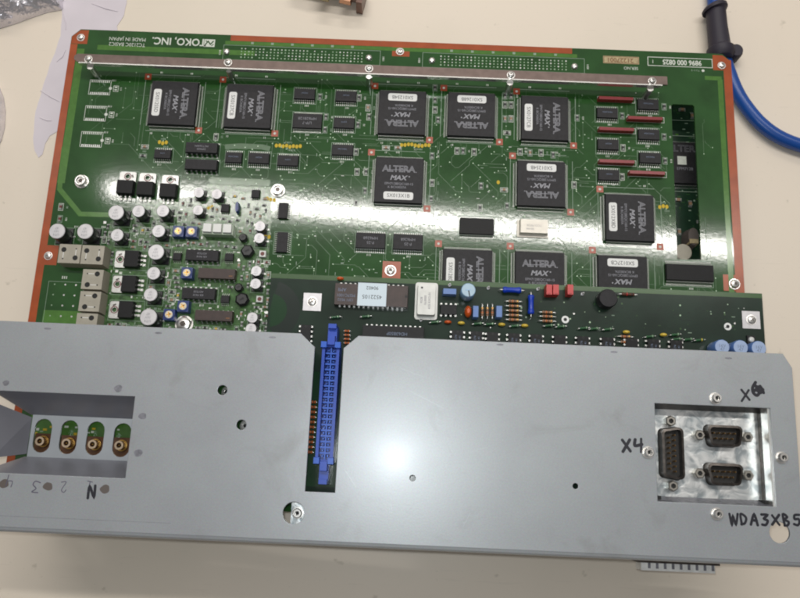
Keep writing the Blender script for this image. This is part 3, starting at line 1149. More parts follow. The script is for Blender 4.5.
def smd(x, y, vert, kind, L=2.6, W=1.4, H=.7, mark=True, outline=True):
    name = KINDS_SMD[kind]
    if count[name] >= 98:
        return False
    count[name] += 1
    part(name, smd_mesh(kind, L, W, H), board, (x, y, 0), PI / 2 if vert else 0)
    z = silk_z()
    if outline:
        print_mb.outline(x, y, z, *((W + 1.2, L + 1.6) if vert else (L + 1.6, W + 1.2)), .24, "silk_dim" if random.random() < .6 else "silk")
    if mark:
        row_of_marks(x + (W + 2.2 if vert else 0), y - (0 if vert else W + 1.4), random.choice((2, 3)), .8, PI / 2 if vert else 0, "silk_dim" if random.random() < .4 else "silk")
    claim(x, y, *((W + 1.2, L + 1.3) if vert else (L + 1.3, W + 1.2)), .1)


def near(px, py, vert, kind="smd_black", **k):
    x, y = P(px, py)
    smd(x, y, vert, kind, **k)


# single ones that can be told in the photograph
for px, py, v, kd in ((145, 147, 0, "smd_cap"), (143, 156, 0, "smd_black"), (320, 97, 1, "smd_black"), (326, 117, 1, "smd_black"), (325, 130, 1, "smd_black"),
                      (359, 98, 1, "smd_black"), (358, 125, 1, "smd_black"), (356, 152, 1, "smd_black"), (216, 137, 1, "smd_black"), (357, 172, 1, "smd_black"),
                      (366, 172, 1, "smd_black"), (365, 191, 1, "smd_black"), (356, 203, 1, "smd_black"), (368, 108, 1, "smd_cap"), (369, 117, 1, "smd_black"),
                      (435, 88, 1, "smd_black"), (435, 100, 1, "smd_black"), (435, 110, 1, "smd_black"), (438, 120, 1, "smd_black"), (386, 148, 0, "smd_cap"),
                      (398, 148, 0, "smd_cap"), (432, 156, 1, "smd_black"), (432, 183, 1, "smd_black"), (431, 199, 1, "smd_black"), (457, 151, 1, "smd_black"),
                      (463, 151, 1, "smd_black"), (474, 152, 1, "smd_black"), (481, 186, 1, "smd_black"), (480, 208, 1, "smd_black"), (504, 190, 0, "smd_cap"),
                      (507, 206, 1, "smd_black"), (520, 152, 1, "smd_black"), (530, 153, 1, "smd_cap"), (541, 153, 1, "smd_black"), (553, 155, 1, "smd_black"),
                      (505, 119, 1, "smd_cap"), (511, 119, 1, "smd_cap"), (507, 133, 0, "smd_black"), (505, 96, 1, "smd_black"), (511, 96, 1, "smd_black"),
                      (505, 105, 1, "smd_black"), (511, 105, 1, "smd_black"), (577, 118, 1, "smd_black"), (574, 185, 1, "smd_black"),
                      (622, 116, 1, "smd_black"), (664, 107, 1, "smd_black"), (664, 137, 1, "smd_black"), (623, 148, 1, "smd_black"), (665, 161, 1, "smd_black"), (622, 177, 1, "smd_black"),
                      (61, 207, 1, "smd_red"), (60, 219, 1, "smd_red"), (176, 271, 0, "smd_cap"), (176, 278, 0, "smd_black"), (172, 292, 0, "smd_black"), (172, 300, 0, "smd_cap")):
    near(px, py, v, kd)
# the crowded analog corner
tries = 0
while tries < 7000:
    tries += 1
    px, py = random.uniform(104, 269), random.uniform(196, 330)
    if py < 222 and px < 172:
        continue
    x, y = P(px, py)
    v = random.random() < .5
    kd = random.choices(("smd_black", "smd_cap", "smd_red", "tant_yellow", "smd_grey"), (4, 2, 2, .5, 3))[0]
    Ls = (W_, L_) = (1.2, 2.3)
    if free(x, y, *((W_ + 1.0, L_ + 1.1) if v else (L_ + 1.1, W_ + 1.0))):
        smd(x, y, v, kd, L_, W_, .7, mark=random.random() < .3, outline=random.random() < .5)
# pads, dashes and printed fragments between them
for i in range(1500):
    px, py = random.uniform(104, 269), random.uniform(196, 330)
    if py < 222 and px < 172:
        continue
    x, y = P(px, py)
    if free(x, y, .6, .6):
        print_mb.rect(x, y, ZK + .05 + (i % 40) * .0012, random.choice((.5, .8, 1.6)), random.choice((.5, .9, 1.4)), random.choices(("silk", "silk_dim", "tin", "mask_light"), (2, 3, 2, 3))[0])

# --- etched traces: rows of parallel runs that never cross (kept on a one-millimetre grid)
GX, GY = 398, 190
occ = set()
PITCH = 1.05


def blocked(i, j):
    return (i, j) in occ or i < 14 or i > 366 or j < 26 or j > GY


runs = 0
DIRS = [(1, 0), (1, 1), (0, 1), (-1, 1), (-1, 0), (-1, -1), (0, -1), (1, -1)]
for k in range(2600):
    i, j = random.randint(16, 364), random.randint(28, 186)
    d = random.randrange(8) if random.random() < .25 else random.choice((0, 2, 4, 6))
    path = [(i, j)]
    if blocked(i, j):
        continue
    loc_occ = {(i, j)}
    ln = random.randint(8, 46)
    for stp in range(ln):
        if random.random() < .09:
            d = (d + random.choice((-1, 1))) % 8
        a, b_ = i + DIRS[d][0], j + DIRS[d][1]
        bad = blocked(a, b_) or (a, b_) in loc_occ or (DIRS[d][0] and DIRS[d][1] and ((i, b_) in occ and (a, j) in occ))
        if bad:
            break
        if DIRS[d][0] and DIRS[d][1]:
            loc_occ.add((a, j))
            loc_occ.add((i, b_))
        loc_occ.add((a, b_))
        i, j = a, b_
        path.append((i, j))
    if len(path) < 6:
        continue
    occ |= loc_occ
    pts = [(-199 + u * PITCH, -v * PITCH) for u, v in path]
    keep = [pts[0]]
    for q in range(1, len(pts) - 1):
        d0 = (path[q][0] - path[q - 1][0], path[q][1] - path[q - 1][1])
        d1 = (path[q + 1][0] - path[q][0], path[q + 1][1] - path[q][1])
        if d0 != d1:
            keep.append(pts[q])
    keep.append(pts[-1])
    if any(sx0 - 2 < u < sx1 + 2 and sy0 - 2 < v < sy1 + 2 for u, v in pts):
        continue
    if pts[0][0] < -140 and pts[0][1] < -70:
        continue
    print_mb.ribbon(keep, .26, .006, "mask_trace")
    runs += 1
    for q in (keep[0], keep[-1]):
        if random.random() < .55 and free(q[0], q[1], .5, .5):
            print_mb.disc(q[0], q[1], ZK - .012, .36, "via", 7)

# printed fragments and test pads between the chips
for i in range(520):
    px, py = random.uniform(270, 660), random.uniform(85, 275)
    x, y = P(px, py)
    w_, h_ = random.choice(((.5, .5), (.9, .5), (.5, 1.2), (1.6, .35), (.35, 1.8)))
    if free(x, y, w_ + .4, h_ + .4):
        if random.random() < .4:
            print_mb.disc(x, y, ZK + .06 + (i % 40) * .0012, .4, "via", 7)
        else:
            print_mb.rect(x, y, ZK + .06 + (i % 40) * .0012, w_, h_, random.choices(("silk", "silk_dim"), (1, 3))[0])
part("board", print_mb.mesh("board"), board, (0, 0, 0))

# ================================================================== lower board seen through the long opening
ZLOW = -22.0
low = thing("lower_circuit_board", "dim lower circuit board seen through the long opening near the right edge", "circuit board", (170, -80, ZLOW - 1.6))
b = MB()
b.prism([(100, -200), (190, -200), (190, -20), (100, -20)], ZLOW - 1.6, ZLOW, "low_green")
for i in range(150):
    x, y = P(random.uniform(668, 708), random.uniform(100, 262), ZLOW)
    b.rect(x, y, ZLOW + .02 + i * .002, random.uniform(.4, 2.2), random.uniform(.3, 1.0), random.choice(("silk_dim", "mask_trace", "via", "mask_light", "mask_trace")))
for py in (121, 136.5, 192):
    x, y = P(685, py, ZLOW)
    b.rect(x, y, ZLOW + .5, 40, .35, "silk_dim")
part("board", b.mesh("board"), low)
x, y = P(681, 163, ZLOW + 3)
b = MB()
b.box(0, 0, .4, 30, 27, 3.2, "epoxy", inset=.5)
b.text("ALTERA", 2, 9, 3.63, 6.0, "ink_grey", outline=.012)
b.text("EPM7128", 2, -4, 3.63, 2.6, "ink_grey")
b.box(0.4, 1.4, 3.61, 5.4, 5.4, .06, "silk")
o = part("logic_chip", b.mesh("logic_chip"), low, (x, y, ZLOW))
sub("lead_frame", lead_frame_mesh(28, 27, 32, 30, 2.0, 1.8, .35), o)
x, y = P(683.5, 252, ZLOW + 10)
b = MB()
b.lathe(0, 0, [(5.0, .1), (5.0, 9.6), (4.6, 10)], "cream", 24)
part("can_capacitor", b.mesh("can_capacitor", True), low, (x, y, ZLOW))
x, y = P(693, 237, ZLOW + 8)
b = MB()
b.prism([(u * 4.2, v * 6.5) for u, v in circle(0, 0, 1, 20)], .1, 9, "brown_stain", inset=1.2)
b.box(0, -3, 3, 6, 3, 6.5, "paper_tan", inset=.5)
part("film_capacitor", b.mesh("film_capacitor"), low, (x, y, ZLOW))
for k, (px, py) in enumerate(((678, 200), (690, 204), (700, 222), (679, 232), (682, 110), (692, 116))):
    x, y = P(px, py, ZLOW)
    part("chip_capacitor", smd_mesh("smd_cap", 3.2, 1.8, 1.0), low, (x, y, ZLOW), k % 2 * PI / 2)
for sx in (108, 182):
    b = MB()
    b.lathe(0, 0, [(2.5, -20.4), (2.5, -7.7 + 7.65)], "steel", 12)

# feet under the boards
for xx, yy in ((-190, -8), (190, -8), (-190, -150), (194, -180)):
    b = MB()
    b.lathe(0, 0, [(2.6, ZT), (2.6, -1.62)], "steel", 6)
    part("standoff", b.mesh("standoff"), board, (xx, yy, 0))
for xx, yy in ((104, -196), (186, -196), (104, -24), (186, -24)):
    b = MB()
    b.lathe(0, 0, [(2.4, ZT), (2.4, ZLOW - 1.62)], "steel", 6)
    part("standoff", b.mesh("standoff"), low, (xx, yy, 0))

# ================================================================== add-on board
ZD = 18.0
add = thing("add_on_circuit_board", "narrow near black circuit board with blue cable header, between green board and steel plate", "circuit board", (60, -215, ZD - 1.6))
xl = P(269, 300, ZD)[0]
xr = P(763, 310, ZD)[0]
yt = P(520, 283.5, ZD)[1]
dp = MB()
dp.prism([(xl, -266), (xr, -266), (xr, yt), (xl, yt)], ZD - 1.6, ZD, "add_on_mask", side="add_on_edge")
dp.rect((xl + xr) / 2, yt - 1.3, ZD + .012, xr - xl, 2.6, "add_on_edge")
dp.rect(xr - 1.1, -223, ZD + .016, 2.2, 80, "add_on_edge")
dp.rect(xl + 4, -223, ZD + .016, 8, 80, "add_on_keepout_and_lit")
x, y = P(270, 310, ZD)
fan = [(x + 16 * math.cos(R(a)), y + 16 * math.sin(R(a))) for a in range(-82, 83, 8)]
dp.add([(u, v, ZD + .02) for u, v in [(x, y)] + fan], [list(range(len(fan) + 1))], "add_on_ring")
fan = [(x + 9 * math.cos(R(a)), y + 9 * math.sin(R(a))) for a in range(-86, 87, 8)]
dp.add([(u, v, ZD + .026) for u, v in [(x, y)] + fan], [list(range(len(fan) + 1))], "add_on_keepout_and_lit")
for px, py in ((565.3, 319.5), (727.8, 326.5)):
    x, y = P(px, py, ZD)
    dp.ring(x, y, ZD + .05, .9, 2.0, "paper")
    dp.disc(x, y, ZD + .045, .9, "hole_black")
random.seed(5)
for i in range(70):
    px = random.uniform(425, 745)
    py = 291 + (px - 425) * .03 + random.uniform(0, 48)
    x, y = P(px, py, ZD)
    dp.disc(x, y, ZD + .03 + i * .0005, random.choice((.25, .35, .5)), random.choices(("tin", "silk_dim", "via", "add_on_edge"), (1.2, 2, 3, 5))[0], 7)
for i in range(90):
    px = random.uniform(590, 735)
    py = 305 + (px - 590) * .03 + random.uniform(0, 26)
    x, y = P(px, py, ZD)
    dp.rect(x, y, ZD + .03 + i * .0006, random.uniform(.8, 2.6), .35, random.choice(("add_on_ring", "add_on_edge", "add_on_ring", "silk_dim")) if i % 9 == 0 else "add_on_ring")
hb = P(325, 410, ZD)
dp.rect(hb[0], -233, ZD + .06, 25, 58, "add_on_keepout_and_lit")  # brighter green around the header: light on the board, put into the colour
part("board", dp.mesh("board"), add)

for px, py, w in ((312.3, 302, 9.6), (751, 320, 9.4)):
    x, y = P(px, py, ZD)
    b = MB()
    b.box(0, 0, .03, w, w, .25, "can_top")
    o = part("screw_pad", b.mesh("screw_pad"), add, (x, y, ZD))
    sub("screw", screw_mesh(2.2, 1.7, False), o, (0, 0, .29))


def dip(name, px, py, L, W, n, rz, H, m, marks, up=None):
    x, y = P(px, py, ZD + H)
    b = MB()
    b.box(0, 0, .5, L, W, H, m, inset=.3)
    zt = .5 + H + .02
    for s, u, v, size, rot in marks:
        b.text(s, u, v, zt, size, "ink_blue", rot)
    b.disc(L / 2 - 1, 0, zt, .7, "hole_black", 10)
    o = part(name, b.mesh(name), add, (x, y, ZD), rz)
    l = MB()
    for i in range(n):
        u = -(n - 1) * 1.27 + i * 2.54
        for s in (-1, 1):
            l.box(u, s * (W / 2 + .55), .05, .9, .6, 2.2, "tin")
            l.rect(u, s * (W / 2 + .25), 2.27, 1.0, .7, "tin")
    sub("lead_frame", l.mesh("lead_frame"), o)
    return o


e = dip("program_chip", 371.3, 295.3, 39.0, 11.6, 14, 0, 4.2, "epoxy_brown", (("AMI", -15.5, 2.4, 2.6, PI), ("M27C1001", -13.4, -.6, 2.2, PI), ("12F1 9532", -13.4, -3.0, 2.0, PI)))
s_ = MB()
s_.box(0, 0, .01, 15.2, 12.4, .12, "paper_blue")
s_.text("4522105", 0, -1.2, .15, 3.0, "ink_black", PI)
s_.text("90402", 0, 3.6, .15, 2.6, "ink_black", PI)
sub("sticker", s_.mesh("sticker"), e, (0.4, .3, 4.73))
dip("interface_chip", 393, 336.5, 32.5, 11, 12, 0, 4.0, "epoxy_dark", (("HD63B50P", 2, 1.5, 2.4, PI), ("7K1", -5, -1.5, 2.2, PI)))
dip("driver_chip", 305.5, 333.5, 9.5, 5.6, 4, PI / 2, 3.0, "epoxy_dark", ())
for k, (px, py) in enumerate(((457.5, 339), (476.5, 340), (492.5, 341), (514, 342), (536.5, 343), (560, 344), (583, 345), (608, 346), (632, 347), (653.5, 348), (676.5, 349))):
    dip("driver_chip", px, py, 9.6, 6.2, 4, PI / 2, 3.2, "epoxy_dark", (("75174", 0, .8, 1.7, 0), ("SN 41", 0, -1.2, 1.5, 0)) if k % 3 != 2 else ())
dip("driver_chip", 448.5, 309.5, 8.8, 5.4, 4, 0, 3.0, "epoxy_dark", ())

# silver oscillator can
x, y = P(426.5, 299.5, ZD + 5)
b = MB()
pts = []
for cx, cy, st in ((4.6, 8.6, 0), (-4.6, 8.6, 90), (-4.6, -8.6, 180), (4.6, -8.6, 270)):
    for k in range(5):
        th = R(st + k * 22.5)
        pts.append((cx + 1.4 * math.cos(th), cy + 1.4 * math.sin(th)))
b.prism(pts, .3, 1.3, "can_metal")
b.prism([(u * .82, v * .86) for u, v in pts], 1.301, 5.2, "can_metal", inset=.5)
for s, u in (("KSS KXO-01", 1.6), ("16.0000", -.6), ("9528", -2.6)):
    b.text(s, u, -.5, 5.22, 1.7, "ink_pencil", PI / 2)
b.disc(-2.6, 6.3, 5.22, .6, "ink_black", 10)
part("crystal_can", b.mesh("crystal_can"), add, (x, y, ZD))


# coloured leaded parts
def film_cap(px, py, L, W, m, name="film_capacitor", H=6.0, rz=0.0):
    x, y = P(px, py, ZD + H)
    b = MB()
    b.box(0, 0, .8, L, W, H - .8, m, inset=.35)
    for s in (-1, 1):
        b.box(s * L * .32, 0, .05, .5, .5, .74, "tin")
    part(name, b.mesh(name), add, (x, y, ZD), rz)


film_cap(449.8, 291.3, 7.4, 3.2, "film_blue")
film_cap(475.8, 311.4, 6.6, 3.0, "film_blue", rz=PI / 2)
film_cap(499.3, 311.4, 6.6, 3.2, "film_blue", rz=PI / 2)


def axial(px, py, L, r, m, name, rz=0.0, bands=(), H=1.2, leads=2.0):
    x, y = P(px, py, ZD + H + r)
    b = MB()
    z = H + r
    n = 8
    rad = [r * .75, r, r, r * .9, r * .82, r * .82, r * .9, r, r, r * .75]
    us = [-.5, -.44, -.36, -.3, -.2, .2, .3, .36, .44, .5]
    b.tube([(u * L, 0, z) for u in us], r, m, 10, True, rad)
    for u, mm in bands:
        b.tube([(u * L - .25, 0, z), (u * L + .25, 0, z)], r * 1.03, mm, 10, False)
    for s in (-1, 1):
        b.tube([(s * L * .49, 0, z), (s * (L * .5 + leads * .7), 0, z), (s * (L * .5 + leads), 0, z - .5), (s * (L * .5 + leads), 0, .05)], .28, "tin", 6)
    part(name, b.mesh(name, True), add, (x, y, ZD), rz)


axial(512, 290, 9.6, 1.75, "cap_blue", "axial_capacitor")
axial(531, 304.6, 10.2, 1.75, "cap_blue", "axial_capacitor", PI / 2)
BANDS = ((-.36, "band_brown"), (-.12, "res_orange"), (.08, "band_brown"), (.36, "brass"))
for px in (482.3, 487.4, 492.4):
    axial(px, 311.5, 4.8, .8, "res_tan", "resistor", PI / 2, BANDS)
for py in (301.3, 306, 310.6, 315.2, 319.7):
    axial(513.8, py, 5.4, .85, "res_tan", "resistor", 0, BANDS)
for py in (312.3, 316.4, 321):
    axial(547.5, py, 5.4, .8, "res_tan", "resistor", 0, BANDS)
axial(628, 294.3, 6.5, .9, "band_brown", "resistor", 0, ((-.1, "led_red"), (.3, "ink_black")))
for py in (336.5, 342):
    axial(625.5, py, 5.0, .75, "res_tan", "resistor", 0, BANDS)
for px, py, m in ((435, 322, 0), (366, 316.3, 0), (549, 325.5, 0), (561, 326.5, 0), (584, 328, 0), (594.5, 328.6, 0), (608, 329.2, 0), (650, 336.5, 0),
                  (675.5, 334.5, 0), (677, 339, 0), (688.5, 339.3, 0), (699.6, 340, 1), (478, 323.5, 0), (490, 324, 0), (515, 325.8, 0), (335.5, 317, 0)):
    axial(px, py, 4.2, .75, "diode_green", "diode", R(8), ((.25, "cap_yellow"),) if m else ((.3, "via"),), leads=1.2)


def blob(px, py, rx, ry, m, name, H=4.0):
    x, y = P(px, py, ZD + H * .7)
    b = MB()
    n = 14
    vs_prof = [(.35, .4), (.8, 1.0), (1.0, H * .5), (.8, H * .8), (.4, H * .97)]
    b.lathe(0, 0, vs_prof, m, n)
    b.v = [(u * rx, v * ry, z) for u, v, z in b.v]
    b.box(-rx * .5, 0, .02, .5, .5, .5, "tin")
    b.box(rx * .5, 0, .02, .5, .5, .5, "tin")
    part(name, b.mesh(name, True), add, (x, y, ZD))


blob(468.3, 311.2, 1.9, 3.3, "cap_orange", "ceramic_capacitor", 6)
for px, py, m in ((461.4, 322.8, "cap_yellow"), (502, 324.3, "cap_yellow"), (525, 325.4, "cap_yellow"), (626.7, 331.8, "cap_yellow"), (664, 334.6, "cap_yellow"), (448, 321.8, "cap_orange"), (340.2, 278.2, "cap_orange")):
    blob(px, py, 1.9, 1.0, m, "ceramic_capacitor", 3)


def radial(px, py, r, H, side, top, stripe):
    x, y = P(px, py, ZD + H)
    b = MB()
    b.lathe(0, 0, [(r * .94, .4), (r, .9), (r, H - .6), (r * .93, H - .05)], side, 26)
    o = part("radial_capacitor", b.mesh("radial_capacitor", True), add, (x, y, ZD))
    t_ = MB()
    t_.lathe(0, 0, [(r * .92, H - .04), (r * .88, H + .05)], top, 26)
    if stripe:
        t_.rect(.4, -r * .5, H + .07, .6, r * .9, "ink_black", .2)
        t_.rect(-.2, 0, H + .075, r * .8, .4, "sleeve_sky", .1)
    else:
        t_.text("16V", 0, .5, H + .07, r * .6, "ink_blue")
        t_.text("47", 0, -1.3, H + .07, r * .6, "ink_blue")
    sub("cap_top", t_.mesh("cap_top"), o)


radial(468.5, 290, 3.8, 11, "sleeve_sky", "sky_top", True)
for px, py in ((722.3, 346.8), (740.8, 347.3), (759, 348.2)):
    radial(px, py, 3.9, 11, "film_blue", "peri_top", False)

x, y = P(608.5, 298, ZD + 7)
b = MB()
b.lathe(0, 0, [(4.7, .3), (5.0, .8), (5.0, 6.2), (4.6, 7.0)], "epoxy", 26)
part("round_coil", b.mesh("round_coil", True), add, (x, y, ZD))
# red indicator blocks
for px in (549.3, 556, 570.5):
    x, y = P(px, 289.5, ZD + 6)
    b = MB()
    b.box(0, 0, .3, 3.2, 5.8, 5.7, "led_red", inset=.25)
    b.rect(0, -2.2, 6.03, 1.6, .6, "red_plastic")
    part("test_terminal", b.mesh("test_terminal"), add, (x, y, ZD))
for px, py in ((450, 284), (488.8, 287), (538.8, 288), (583.5, 293), (421, 319)):
    x, y = P(px, py, ZD + 3)
    b = MB()
    b.lathe(0, 0, [(.8, .05), (.8, .8), (.45, .9), (.45, 3.4), (.2, 3.8)], "can_top", 10)
    part("test_pin", b.mesh("test_pin", True), add, (x, y, ZD))
x, y = P(752, 339.3, ZD + 2)
b = MB()
b.box(0, 0, .05, 4.4, 4.4, 1.2, "epoxy", inset=.2)
b.lathe(0, 0, [(1.5, 1.26), (1.2, 2.0), (.5, 2.4)], "relay_white", 14)
part("indicator", b.mesh("indicator", True), add, (x, y, ZD))

# resistor ladder beside the header
for i in range(4):
    axial(347, 331 + i * 4.0, 2.6, .7, "res_orange", "resistor", 0, ((0, "band_brown"),), leads=.5)
for i in range(11):
    px = 313.8 - i * .36
    axial(px, 402 + i * 5.0, 2.4, .85, "res_orange", "resistor", 0, ((0, "band_brown"),), leads=.4)

# blue shrouded header with latches
HZ = 14.0
hx, hyt = P(331.2, 344, ZD + HZ)
hx2, hyb = P(323.7, 462, ZD + HZ)
hxm = (hx + hx2) / 2
hyt, hyb = hyt, hyb
hc = (hyt + hyb) / 2
hl = hyt - hyb
b = MB()
wd = 8.8
b.box(0, 0, .1, wd, hl, 4.0, "header_blue")
for s in (-1, 1):
    b.box(s * (wd / 2 - .75), 0, 4.101, 1.5, hl, HZ - 4.1, "header_blue", inset=.15)
    b.box(0, s * (hl / 2 - .6), 4.102, wd - 3.02, 1.2, HZ - 6.5, "header_blue", inset=.15)
hdr = part("cable_header", b.mesh("cable_header"), add, (hxm, hc, ZD))
g = MB()
n = 20
for i in range(n):
    v = -hl / 2 + 3.0 + i * (hl - 6.0) / (n - 1)
    for s in (-1, 1):
        g.box(s * 1.27, v, 4.11, .64, .64, 6.2, "header_pin", inset=.1)
sub("pin_grid", g.mesh("pin_grid"), hdr)
g = MB()
for i in range(n - 1):
    v = -hl / 2 + 3.0 + (i + .5) * (hl - 6.0) / (n - 1)
    g.box(0, v, 4.105, wd - 3.3, .9, 7.2, "header_blue_pale", inset=.1)
g.box(0, 0, 4.106, .7, hl - 2.6, 7.0, "header_blue_pale", inset=.05)
sub("divider_grille", g.mesh("divider_grille"), hdr)
for s in (1, -1):
    l = MB()
    for q in (-1, 1):
        l.box(q * 3.5, s * (hl / 2 - .6), HZ + .01, 3.2, 3.4, 2.2, "header_blue", top="header_blue_pale", inset=.3)
    l.box(0, s * (hl / 2 + 4.8), 1.0, 5.0, 9.4, 9.5, "header_blue", inset=.4)
    l.box(0, s * (hl / 2 + 1.9), 10.6, 4.0, 5.2, 4.2, "header_blue", inset=.4)
    l.box(0, s * (hl / 2 + 9.4), 1.0, 4.6, 2.6, 12.5, "header_blue", inset=.3)
    sub("latch", l.mesh("latch"), hdr)

for xx, yy in ((xl + 8, yt - 15), (xr - 8, yt - 15)):
    b = MB()
    b.lathe(0, 0, [(2.4, .05), (2.4, ZD - 1.62)], "steel", 6)
    if xx < 190:
        part("standoff", b.mesh("standoff"), add, (xx, yy, 0))

# ================================================================== grey steel plate
ZP = 42.0
TH = 1.4
plate = thing("steel_cover_plate", "wide pale grey steel plate with cut-outs and marker handwriting lying over the lower half", "cover plate", (0, -240, ZP - TH))
yT, yB = -188.1, -285.9
xL = -196.0
xR = P(798, 450, ZP)[0]
c1, c2 = P(783, 354.5, ZP), P(796, 368, ZP)
sl_a = P(301, 333, ZP)[0]
sl_b = (P(314, 347, ZP)[0] + P(305.8, 492, ZP)[0]) / 2
sl_c = (P(343, 349, ZP)[0] + P(335.5, 492, ZP)[0]) / 2
sl_d = P(358.5, 335.5, ZP)[0]
sl_y1, sl_y0 = P(314, 347, ZP)[1], P(320, 492, ZP)[1]
outer = [(xL, yB), (xR, yB), (xR, c2[1]), (c1[0], yT), (sl_d, yT), (sl_c, sl_y1), (sl_c, sl_y0), (sl_b, sl_y0), (sl_b, sl_y1), (sl_a, yT), (xL, yT)]
wl_x1 = (P(134, 397, ZP)[0] + P(126, 478.6, ZP)[0]) / 2
wl_y1 = P(67, 393.5, ZP)[1]
wl_y0 = P(63, 475.5, ZP)[1]
wl_x0 = -190.0
wr = [P(655.2, 403.5, ZP), P(772, 407.8, ZP), P(775, 505.2, ZP), P(657.2, 502.6, ZP)]
wr_x0, wr_x1 = (wr[0][0] + wr[3][0]) / 2, (wr[1][0] + wr[2][0]) / 2
wr_y1, wr_y0 = (wr[0][1] + wr[1][1]) / 2, (wr[2][1] + wr[3][1]) / 2
holes = [[(wl_x0, wl_y0), (wl_x1, wl_y0), (wl_x1, wl_y1), (wl_x0, wl_y1)], [(wr_x0, wr_y0), (wr_x1, wr_y0), (wr_x1, wr_y1), (wr_x0, wr_y1)]]
for px, py, r in ((222.3, 390, 2.4), (241.3, 424.7, 2.4), (293.5, 513, 5.1), (412.5, 478, 1.35), (575.5, 486, 1.35), (779.8, 532.5, 4.8)):
    holes.append(circle(*P(px, py, ZP), r, 28))
body = MB()
take(body, cut_sheet("sheet", outer, holes, ZP - TH, ZP, "plate_paint", .22))
# the near edge is folded down
prof = [(yB - .0, ZP), (yB - 1.2, ZP - .35), (yB - 2.0, ZP - 1.2), (yB - 2.3, ZP - 2.4), (yB - 2.3, 6.0), (yB - .9, 6.0), (yB - .9, ZP - TH - .5), (yB - .02, ZP - TH)]
vs = [(xL, y_, z_) for y_, z_ in prof] + [(xR, y_, z_) for y_, z_ in prof]
k = len(prof)
body.add(vs, [[i, (i + 1) % k, k + (i + 1) % k, k + i] for i in range(k)] + [list(range(k)), list(range(k, 2 * k))[::-1]], "plate_paint")
# pressed line beside the fold
body.ribbon([(xL, yB + 5), (xL + 100, yB + 5)], .14, ZP + .01, "weld_mark")
# spot welds, dents, stains, scratches
for px, py, rr, m in ((6, 383, 1.6, "weld_mark"), (118.3, 388.5, 2.0, "weld_mark"), (142.6, 416, 1.9, "weld_mark"), (138.2, 453, 2.1, "weld_mark"),
                      (4, 483.5, 2.4, "brown_stain"), (48, 486.3, 2.3, "brown_stain"), (105, 489, 2.3, "brown_stain")):
    x, y = P(px, py, ZP)
    body.add([(x + rr * (1 + .12 * math.sin(3 * a + px)) * math.cos(a), y + rr * .85 * (1 + .1 * math.sin(2 * a + py)) * math.sin(a), ZP + .02) for a in [i * 2 * PI / 18 for i in range(18)]], [list(range(18))], m)
for px, py in ((47.5, 328.6), (158.5, 333), (272.5, 337.3), (500, 344.6), (614, 352), (728.5, 358.2)):
    x, y = P(px, py, ZP)
    body.add([(x + 1.8 * math.cos(a), y + .5 * math.sin(a), ZP + .02) for a in [i * 2 * PI / 14 for i in range(14)]], [list(range(14))], "weld_mark")
random.seed(3)
for p0, p1 in (((497, 343), (511, 361)), ((480, 370), (492, 388)), ((410, 391), (443, 408)), ((400, 368), (424, 377)), ((345, 470), (356, 487)), ((470, 452), (488, 447)), ((463, 527), (470, 513)), ((522, 391), (528, 399))):
    body.ribbon([P(*p0, ZP), P(*p1, ZP)], .15, ZP + .015, "scratch")
for i in range(26):
    px, py = random.uniform(150, 760), random.uniform(360, 540)
    a, l = random.uniform(0, PI), random.uniform(1, 7)
    if 640 < px < 790 and 395 < py < 512 or 295 < px < 352:
        continue
    body.ribbon([P(px, py, ZP), P(px + l * math.cos(a), py + l * math.sin(a), ZP)], .12, ZP + .012 + i * .0002, "scratch")
part("sheet", body.mesh("sheet"), plate)

# handwriting
STROKES = {
    "X": [[(0, 0), (.75, 1)], [(.05, .95), (.7, .05)]],
    "4": [[(.1, 1), (.05, .5), (.62, .52)], [(.62, 1.02), (.55, 0)]],
    "W": [[(0, 1), (.2, 0), (.42, .8), (.62, 0), (.9, 1)]],
    "D": [[(.1, 0), (.08, 1), (.5, .85), (.62, .5), (.45, .1), (.06, .02)]],
    "A": [[(0, 0), (.35, 1), (.7, 0)], [(.15, .4), (.58, .42)]],
    "3": [[(.05, .95), (.6, .95), (.25, .58), (.6, .35), (.45, .02), (.02, .05)]],
    "B": [[(.1, 0), (.1, 1), (.52, .8), (.15, .52), (.6, .3), (.45, .02), (.08, 0)]],
    "5": [[(.62, 1), (.12, .98), (.08, .55), (.52, .55), (.6, .22), (.35, 0), (.02, .08)]],
    "2": [[(.05, .8), (.3, 1), (.58, .78), (.1, .05), (.64, .02)]],
    "1": [[(.3, 1), (.28, 0)], [(.02, .02), (.55, .0)]],
    "N": [[(0, 0), (.12, 1), (.55, .05), (.7, 1)]],
    "6": [[(.5, 1), (.12, .6), (.08, .2), (.4, 0), (.62, .25), (.4, .5), (.1, .35)]],
}


def smooth_path(pts, n=5):
    out = []
    for i in range(len(pts) - 1):
        p0, p1, p2, p3 = (Vector(pts[max(0, min(len(pts) - 1, i + k))][:2]) for k in (-1, 0, 1, 2))
        for k in range(n):
            u = k / n
            out.append(tuple(.5 * ((2 * p1) + (p2 - p0) * u + (2 * p0 - 5 * p1 + 4 * p2 - p3) * u * u + (3 * p1 - p0 - 3 * p2 + p3) * u ** 3)))
    out.append(tuple(pts[-1][:2]))
    return out


